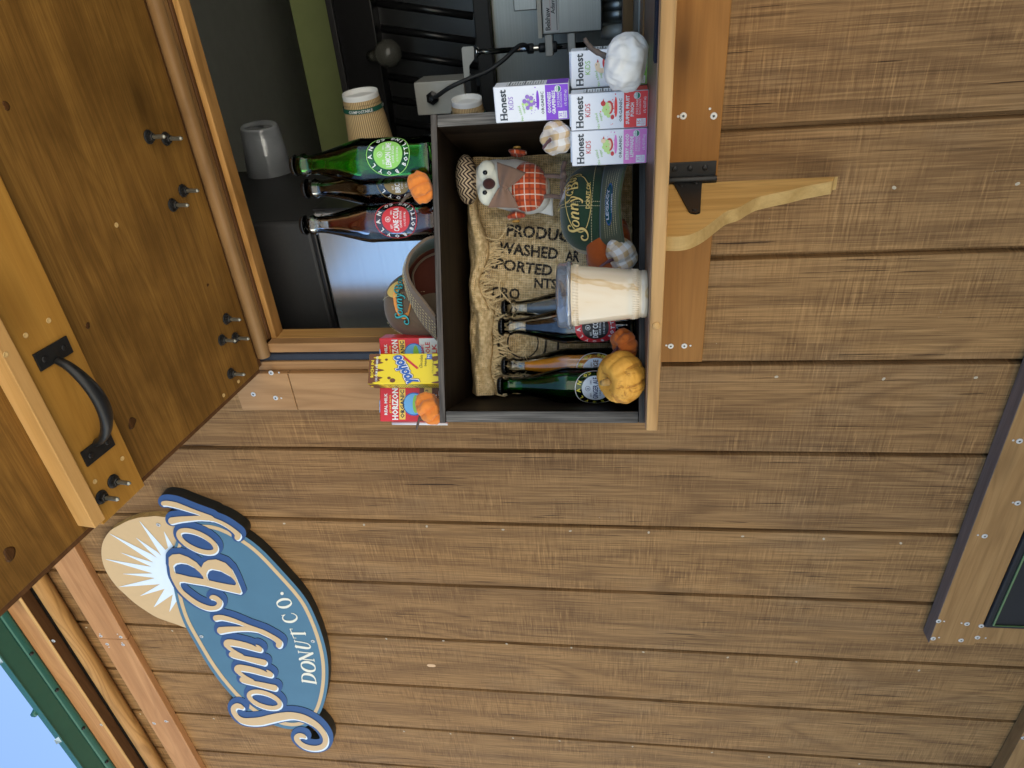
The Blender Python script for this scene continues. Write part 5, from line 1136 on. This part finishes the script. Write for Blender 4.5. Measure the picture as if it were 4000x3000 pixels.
# ---------------------------------------------------------------- caps
def twill(name,c,v=.2):
    n=N(name); f=n.noise((260,260,420),3,.7); g_=n.noise((18,18,18),3); n.bump(n.noise((900,900,900),3),.4,.0008)
    col=n.mix(f,tuple(x*(1-v) for x in c),tuple(x*(1+v) for x in c)); col=n.mix(n.math('MULTIPLY',g_,.35),col,tuple(min(1,x*1.5) for x in c)); return n.set(col,.9,sheen=.3,spec=.2)
F_GRN=twill('green_twill',(.018,.046,.024)); F_GRB=twill('washed_green_brim',(.050,.066,.024)); F_BRN=twill('brown_twill',(.125,.088,.058)); F_KMESH=twill('khaki_mesh',(.42,.36,.22),.4); F_STI=flatm('cream_stitch',(.60,.52,.30),.7); F_LIN=twill('dark_green_lining',(.012,.035,.018)); F_UND=twill('dark_red_underbrim',(.075,.018,.010)); F_GLD=flatm('gold_thread',(.74,.55,.18),.5); F_BLKT=flatm('black_thread',(.01,.01,.01),.7); F_TEALT=flatm('teal_thread',(.05,.42,.45),.55); F_ORAP=flatm('orange_patch',(.75,.30,.07),.6); F_WTH=flatm('white_thread',(.75,.72,.68),.6); F_STK=flatm('teal_sticker',(.01,.10,.14),.25)
def capthing(label,loc,rot,A,Bq,H,brim,cloth,brimcloth,meshm,under,logo):
    t=thing('baseball_cap',label,'cap',loc); t.rotation_euler=rot
    pw=2.7
    def surf(th,v,h=0.):     # th=0 is the front (-Y), v = height
        k=max(0.,1-max(0,min(1,v/H))**pw)**(1/pw) if v<H else 0; bulge=1+.04*math.sin(math.pi*min(1,v/H))
        fr=max(0,math.cos(th)); k2=k*bulge
        return ((A*k2+h)*math.sin(th),-(Bq*k2+h)*math.cos(th)-.0*fr,v+h*(v/H)**3)
    F0=math.radians(72)
    m=MB(); m.grid(lambda a,b:surf(-F0+2*F0*a,H*math.sin(b*math.pi/2)),50,26,cloth); m.build('front_panel',t,local=True,thick=.0016)
    m=MB(); m.grid(lambda a,b:surf(F0+(2*math.pi-2*F0)*a,H*math.sin(b*math.pi/2)*.998,-.0006),60,26,meshm); m.build('mesh_back',t,local=True,thick=.001)
    if logo: logo(t,surf,H)
    st=MB()
    def dash(f,n,r=.00055):
        for i in range(n):
            a=f((i+.15)/n); b=f((i+.75)/n); st.tube([a,b],r,F_STI,4)
    for s in (-1,1):
        dash(lambda q,s=s:surf(s*(F0-.035),H*.98*q,.0014),26)
        dash(lambda q,s=s:surf(s*.045,H*.99*q,.0014),22)
    dash(lambda q:surf(-F0+2*F0*q,.012,.0014),40)
    # brim: BR(s,t): s across (-1..1), t outwards (0..1)
    L,drop,curl,wd=brim
    def BR(s,tt,h=0.):
        th=s*math.radians(78); bx,by,_=surf(th,0.001); out=L*tt*(max(0,1-abs(s)**2.6))**.75
        x=bx*(1+ .10*tt*(wd)); y=by-out
        z=.0-drop*tt*(1-s*s)-curl*(abs(s)**1.8)*(.04+.96*tt)-.0008+h
        return (x,y,z)
    b=MB(); b.grid(lambda a,c:BR(-1+2*a,c),60,14,brimcloth); br_=b.build('brim',t,local=True,thick=.0032)
    b=MB(); b.grid(lambda a,c:BR(-.985+1.97*a,c*.98,-.0022),60,14,under); b.build('underbrim',t,local=True)
    for r_ in range(6): dash(lambda q,r_=r_:BR(-.93+1.86*q,.30+.11*r_,.0022),56,.0004)
    ed=[BR(-1+2*i/60,1.,0) for i in range(61)]; b=MB(); b.tube(ed,.0022,brimcloth,8); b.build('brim_edge',t,local=True)
    st.build('stitching',t,local=True)
    return t,BR
def lg_green(t,surf,H):
    m=MB(); A_=.066; fn=lambda u,v,h:surf(u/A_,v,h+.001); S=.112; v0=H*.56
    put2d(m,LOGOS,fn,0,v0,S,F_GLD,.0004,.12); put2d(m,LOGOR,fn,0,v0,S,F_WTH,.0007,.12); put2d(m,LOGOO,fn,0,v0,S,F_GRN,.0010,.12); put2d(m,LOGOL,fn,0,v0,S,F_GLD,.0013,.12)
    put2d(m,LOGOB,fn,0,v0,S,F_BLKT,.0016,.12); put2d(m,LOGO,fn,0,v0,S,F_GLD,.0022,.12)
    put(m,'DONUT CO.',.012,v0-.0215,.0080,F_GLD,fn,.0018,'c',.03,2,wfit=.038,rot=.02); m.build('embroidery',t,local=True)
def lg_brown(t,surf,H):
    m=MB(); A_=.066; fn=lambda u,v,h:surf(u/A_,v,h+.001); S=.088; v0=H*.60
    put2d(m,LOGOS,fn,0,v0,S,F_GLD,.0004); put2d(m,LOGOO,fn,0,v0,S,F_ORAP,.0010)
    put2d(m,LOGOB,fn,0,v0,S,F_BLKT,.0016); put2d(m,LOGO,fn,0,v0,S,F_TEALT,.0022)
    put(m,'DONUT CO.',.012,v0-.022,.0080,P_INK,fn,.0018,'c',.03,2,wfit=.038,rot=.15); m.build('embroidery',t,local=True)
q=cl(2380,800,.030)
gc,BRg=capthing('dark green cap with gold script, brim curled down, on the crate floor',tuple(cw(.322,.090,.0600)),(math.radians(-4),math.radians(3),YAW+.02),.067,.066,.066,(.052,.030,.040,.3),F_GRN,F_GRB,F_KMESH,F_UND,lg_green)
m=MB(); fn=lambda u,v,h:BRg(u/.072,v/.052,.0036+h)
disc(m,-.004,.030,.024,F_STK,fn,.0002,0,36,.42,4); disc(m,-.004,.030,.0235,P_BLU,fn,.0004,.0222,36,.42,1)
for s_,v_,sz,wf in (('LEGACY',.0265,.0085,.034),('ULTIMATE',.0360,.0040,.020),('SNAPBACK FIT',.0205,.0032,.022)):
    vs_,fs_,wd_=text2d(s_,sz,.03,1,1.); k_=wf/wd_; m.add([fn(-.004+x*k_-wf/2,v_+.004-y,.0006) for x,y in vs_],fs_,P_ICE)
m.build('sticker',gc,local=True)
bc=lthing('baseball_cap','brown cap with teal and orange script patch, arched brim, on the crate','cap',(.185,.10,CH+.0006))
Ed=[(1700,925),(1668,933),(1632,959),(1604,992),(1589,1040),(1595,1085),(1615,1125),(1652,1172),(1700,1236)]
Rt=[(1705,962),(1672,975),(1640,992),(1606,1026),(1585,1070),(1590,1120),(1607,1185),(1652,1268),(1706,1330)]
zf=CH+.0008
def lift(c): return V(c[0],c[1],max(c[2],zf))
EdL=[lift(cl(a_,b_,.018)) for a_,b_ in catmull(Ed,False,5)]; RtL=[lift(cl(a_,b_,.078)) for a_,b_ in catmull(Rt,False,5)]; nE=len(EdL)
def br_at(s_,t_,off=0.):
    k=s_*(nE-1); i=min(nE-2,int(k)); f_=k-i; e=EdL[i]*(1-f_)+EdL[i+1]*f_; r_=RtL[i]*(1-f_)+RtL[i+1]*f_
    c=r_+(e-r_)*t_; cen=V(.225,c[1],zf+.012); d_=c-cen; d_[1]=0; n_=d_/(np.linalg.norm(d_)+1e-6); return c+n_*(off+.003*math.sin(math.pi*t_))
cwt=lambda c:tuple(cw(*c))
m=MB(); m.grid(lambda a_,b_:cwt(br_at(a_,b_,.0012)),44,10,F_BRN); m.build('brim',bc)
m=MB(); m.grid(lambda a_,b_:cwt(br_at(a_,b_,-.0016)),44,10,F_LIN); m.build('underbrim',bc)
m=MB(); m.tube([cwt(c) for c in EdL],.0024,F_BRN,8); m.build('brim_edge',bc)
st=MB()
for r_ in range(6):
    for i in range(40):
        st.tube([cwt(br_at((i+.1)/40,.22+.11*r_,.0028)),cwt(br_at((i+.7)/40,.22+.11*r_,.0028))],.00045,F_STI,4)
st.build('brim_stitching',bc); st=MB()
# crown: front follows the brim root, back is a rounded dome
cc=V(.178,.135,zf); RX,RY,RZ=.068,.060,.122
def crown(th,v,off=0.):
    k=max(0.,1-min(1,v)**2.5)**(1/2.5); return V(cc[0]+(RX*k+off)*math.sin(th)+.004*v,cc[1]-(RY*k+off)*math.cos(th),cc[2]+RZ*v+off*v*v)
F1=math.radians(62)
m=MB(); m.grid(lambda a_,b_:cwt(crown(-F1+(F1+math.radians(95))*a_,math.sin(b_*math.pi/2))),50,26,F_BRN); m.build('front_panel',bc)
m=MB(); m.grid(lambda a_,b_:cwt(crown(-F1-(2*math.pi-F1-math.radians(95))*a_,math.sin(b_*math.pi/2)*.998,-.0006)),50,26,F_KMESH); m.build('mesh_back',bc)
m=MB()     # skirt joining crown and brim root
m.grid(lambda a_,b_:cwt(br_at(a_,0,.0012)*(1-b_)+crown(math.radians(60)-math.radians(115)*a_,.08+.52*math.sin(math.pi*min(1,a_*1.02)),.0008)*b_),44,8,F_BRN); m.build('front_panel_base',bc)
m=MB(); cen=V(.222,.078,zf+.001); m.add([cwt(cen)]+[cwt(c+V(0,.001,0)) for c in RtL],[(0,i+1,i+2) for i in range(nE-1)],F_UND); m.build('inside_lining',bc)
m=MB(); m.tube([cwt(V(.222,.072,zf)+(c-V(.222,.078,zf))*.80) for c in RtL],.0018,F_BRN,8); m.build('sweatband_edge',bc)
for i in range(26): st.tube([cwt(crown(-F1+.05,.95*(i+.1)/26,.0014)),cwt(crown(-F1+.05,.95*(i+.7)/26,.0014))],.0005,F_STI,4)
st.build('seam_stitching',bc); st=MB()
for i in range(20): st.tube([cwt(crown(.35,.3+.68*(i+.1)/20,.0014)),cwt(crown(.35,.3+.68*(i+.7)/20,.0014))],.0005,F_STI,4)
st.build('crown_stitching',bc)
m=MB(); fn=lambda u,v,h:cwt(crown(.18+u/.064,v/RZ,h+.0024)); v0=.078; S=.088
put2d(m,LOGOS,fn,0,v0,S,F_GLD,.0004,.05); put2d(m,LOGOO,fn,0,v0,S,F_ORAP,.0010,.05); put2d(m,LOGOB,fn,0,v0,S,F_BLKT,.0016,.05); put2d(m,LOGO,fn,0,v0,S,F_TEALT,.0022,.05)
put(m,'DONUT CO.',.012,v0-.021,.0080,P_INK,fn,.0018,'c',.03,2,wfit=.036,rot=.05); m.build('embroidery',bc)
# ---------------------------------------------------------------- stuffed bird
def bp_(px,py,y): c=cl(px,py,y); return V(c[0],y,c[2])
bi=lthing('stuffed_bird','stuffed felt bird in a tweed cap, bow tie and red plaid vest on twig legs','stuffed bird',(.30,.10,.10))
yb=.115
F_GFELT=felt('grey_white_felt',(.64,.62,.56),.1); F_CRM=felt('cream_felt',(.78,.76,.62),.04); F_BEAK=felt('dark_brown_felt',(.055,.018,.014),.2); F_BOW=felt('taupe_felt',(.24,.145,.10),.12); F_TWIG=felt('wrapped_twig_yarn',(.20,.13,.10),.35,300)
def plaid():
    n=N('red_plaid'); c=n.sep(); col=(.58,.085,.022)
    def line(ax,per,w_,ph=0): return n.math('GREATER_THAN',n.math('COSINE',n.math('MULTIPLY_ADD',c[ax],2*math.pi/per,ph)),math.cos(math.pi*w_/per))
    d=n.math('MAXIMUM',line(0,.0165,.0032,3.14),line(2,.0165,.0032,3.14)); wv=n.math('MAXIMUM',line(0,.0165,.0016),line(2,.0165,.0016))
    x=n.mix(n.math('MULTIPLY',d,.5),col,(.12,.02,.015)); x=n.mix(n.math('MULTIPLY',wv,.8),x,(.82,.66,.52)); n.bump(n.noise((800,)*3,2),.3,.0005); return n.set(x,.85,sheen=.2,spec=.2)
F_PLD=plaid()
def tweed():
    n=N('herringbone_tweed'); c=n.sep(); tri=n.math('PINGPONG',c[0],.007); s_=n.math('SINE',n.math('MULTIPLY',n.math('ADD',c[2],n.math('MULTIPLY',tri,1.)),2*math.pi/.0062))
    x=n.mix(n.ramp(n.math('MULTIPLY_ADD',s_,.5,.5),[(.4,0),(.6,1)]),(.035,.022,.018),(.50,.38,.25)); return n.set(x,.9,spec=.2)
F_TWD=tweed(); F_BTN=flatm('wooden_button',(.45,.24,.05),.35); M_EYE=flatm('black_bead',(.005,.005,.006),.08)
K=1.165/2661
def ball(mb,c,rx,ry,rz,mat,nu=40,nv=24,wob=0.):
    def f(a,p): 
        w_=1+wob*mnoise.noise(Vector((math.cos(a)*2,math.sin(a)*2,p*2+rx*99)))
        return tuple(cw(c[0]+rx*w_*math.sin(p)*math.sin(a),c[1]-ry*w_*math.sin(p)*math.cos(a),c[2]+rz*w_*math.cos(p)))
    mb.blob(f,mat,nu,nv)
cb=bp_(2045,735,yb); chd=bp_(1915,712,yb)
m=MB()
def body(a,p):
    z=math.cos(p); t=(1-z)/2      # 0 top .. 1 bottom
    c=chd+(cb-chd)*0; top=bp_(1850,705,yb); bot=bp_(2150,748,yb); ce=top+(bot-top)*(.5-.5*z)
    r=.0420*math.sin(p)**.72*(.92+.18*t-.05*math.exp(-((t-.42)/.10)**2)); r*=1+.02*mnoise.noise(Vector((math.cos(a)*3,math.sin(a)*3,p*3)))
    return tuple(cw(ce[0]+r*math.sin(a),ce[1]-r*.9*math.cos(a),ce[2]))
m.blob(body,F_GFELT,56,40); m.build('body',bi)
for px,py,rx,rz,nm in ((1902,672,.0185,.0150,'face_patch'),(1904,757,.0185,.0150,'face_patch'),(1930,715,.024,.015,'face_patch')):
    c=bp_(px,py,yb-.0262); m=MB(); ball(m,c,rx,.0105,rz,F_CRM,28,16); m.build(nm,bi)
for px,py in ((1895,674),(1894,752)):
    c=bp_(px,py,yb-.0375); m=MB(); ball(m,c,.0036,.003,.0038,M_EYE,16,12); m.build('eye',bi)
c=bp_(1910,718,yb-.040); m=MB(); ball(m,c,.0085,.009,.0100,F_BEAK,24,16); 
m.build('beak',bi)
c=bp_(2060,731,yb-.0165); m=MB(); ball(m,c,.0385,.0290,.0325,F_PLD,44,28,.02); m.build('vest',bi)
for s,(px,py) in ((1,(1990,672)),(-1,(1965,792))):
    c0=bp_(1966,732,yb-.050); c1=bp_(px,py,yb-.046); m=MB()
    d_=c1-c0; 
    def bow(a,b,c0=c0,d_=d_):
        t=b; wdt=.0050+.020*t**.8; ang=(a-.5)*2; nrm=V(-d_[2],0,d_[0])/np.hypot(d_[0],d_[2]); fold=.0035*math.cos(ang*5)*(1-t*.5)
        return tuple(cw(*(c0+d_*t*1.32+nrm*wdt*ang+V(0,-.0045*math.cos(ang*1.5)-fold*.8+.004*t,0))))
    m.grid(bow,26,12,F_BOW); m.build('bow_loop',bi,thick=.002)
m=MB(); ball(m,bp_(1968,732,yb-.050),.0075,.005,.0060,F_BOW,20,12); m.build('bow_knot',bi)
for s,px,py in ((1,2020,600),(-1,2015,842)):
    m=MB(); p0=bp_(px-28,py,yb-.005); p1=bp_(px+32,py+(4 if s>0 else -10),yb-.008)
    def wing(a,b,s=s,p0=p0,p1=p1):
        t=b; c=p0+(p1-p0)*t; w_=.016*math.sin(math.pi*min(1,.12+t*.86))**.7; ang=(a-.5)*2
        return tuple(cw(c[0]+s*(.004-.0035*ang*ang),c[1]+w_*ang,c[2]))
    m.grid(wing,14,14,F_PLD); m.build('wing',bi,thick=.006)
    c=bp_(px,py,yb-.012); m=MB(); o=cw(c[0]+s*.008,c[1],c[2]); m.lathe([(.0001,.001),(.0035,.0012),(.0055,.003),(.0065,.002),(.0065,0)],F_BTN,tuple(o),tuple(EX*s),20); m.build('button',bi)
# tweed cap
m=MB(); tc=bp_(1824,702,yb-.006)
def tw(a,p):
    z=math.cos(p); r=.0375*math.sin(p)**.85; f_=max(0,math.cos(a))
    return tuple(cw(tc[0]+r*math.sin(a)*1.05+.18*(z*.016),tc[1]-r*math.cos(a)*(1+.12*f_),tc[2]+.0175*z-.004*f_*math.sin(p)))
m.blob(tw,F_TWD,44,22); m.build('tweed_cap',bi)
m=MB(); pk_=bp_(1845,705,yb-.026)
def peak(a,b): s=(a-.5)*2; return tuple(cw(pk_[0]+.026*s,pk_[1]-.016*b*(1-s*s)**.5+.012*s*s,pk_[2]-.004*b+.003*(1-s*s)))
m.grid(peak,20,6,F_TWD); m.build('cap_peak',bi,thick=.0025)
m=MB()
def tail(a,b): s=(a-.5)*2; c=bp_(2090+70*b,775+28*b,yb+.004); return tuple(cw(c[0]+.020*s*(1-.25*b),c[1]+.004*s*s,c[2]))
m.grid(tail,14,10,F_GFELT); m.build('tail',bi,thick=.007)
for px,py,dx in ((2130,688,0),(2125,768,0)):
    a=bp_(px-15,py,yb-.02); b=bp_(2205,py+4,yb-.040); m=MB(); m.tube(catmull([tuple(cw(*a)),tuple(cw(*((a+b)/2+V(.0015,0,0)))),tuple(cw(*b))],False,4),.0034,F_TWIG,9)
    for tx,ty,tz in ((.0235,-.004,-.002),(-.0235,-.004,.001),(.004,-.016,-.001),(.002,.012,0)):
        e=b+V(tx,ty,tz); mid=(b+e)/2+V(0,0,.003); m.tube(catmull([tuple(cw(*b)),tuple(cw(*mid)),tuple(cw(*e))],False,4),[.0045,.0042,.0038,.0046,.0034,.0044,.0034,.0042,.0030],F_TWIG,9)
    m.build('leg',bi)
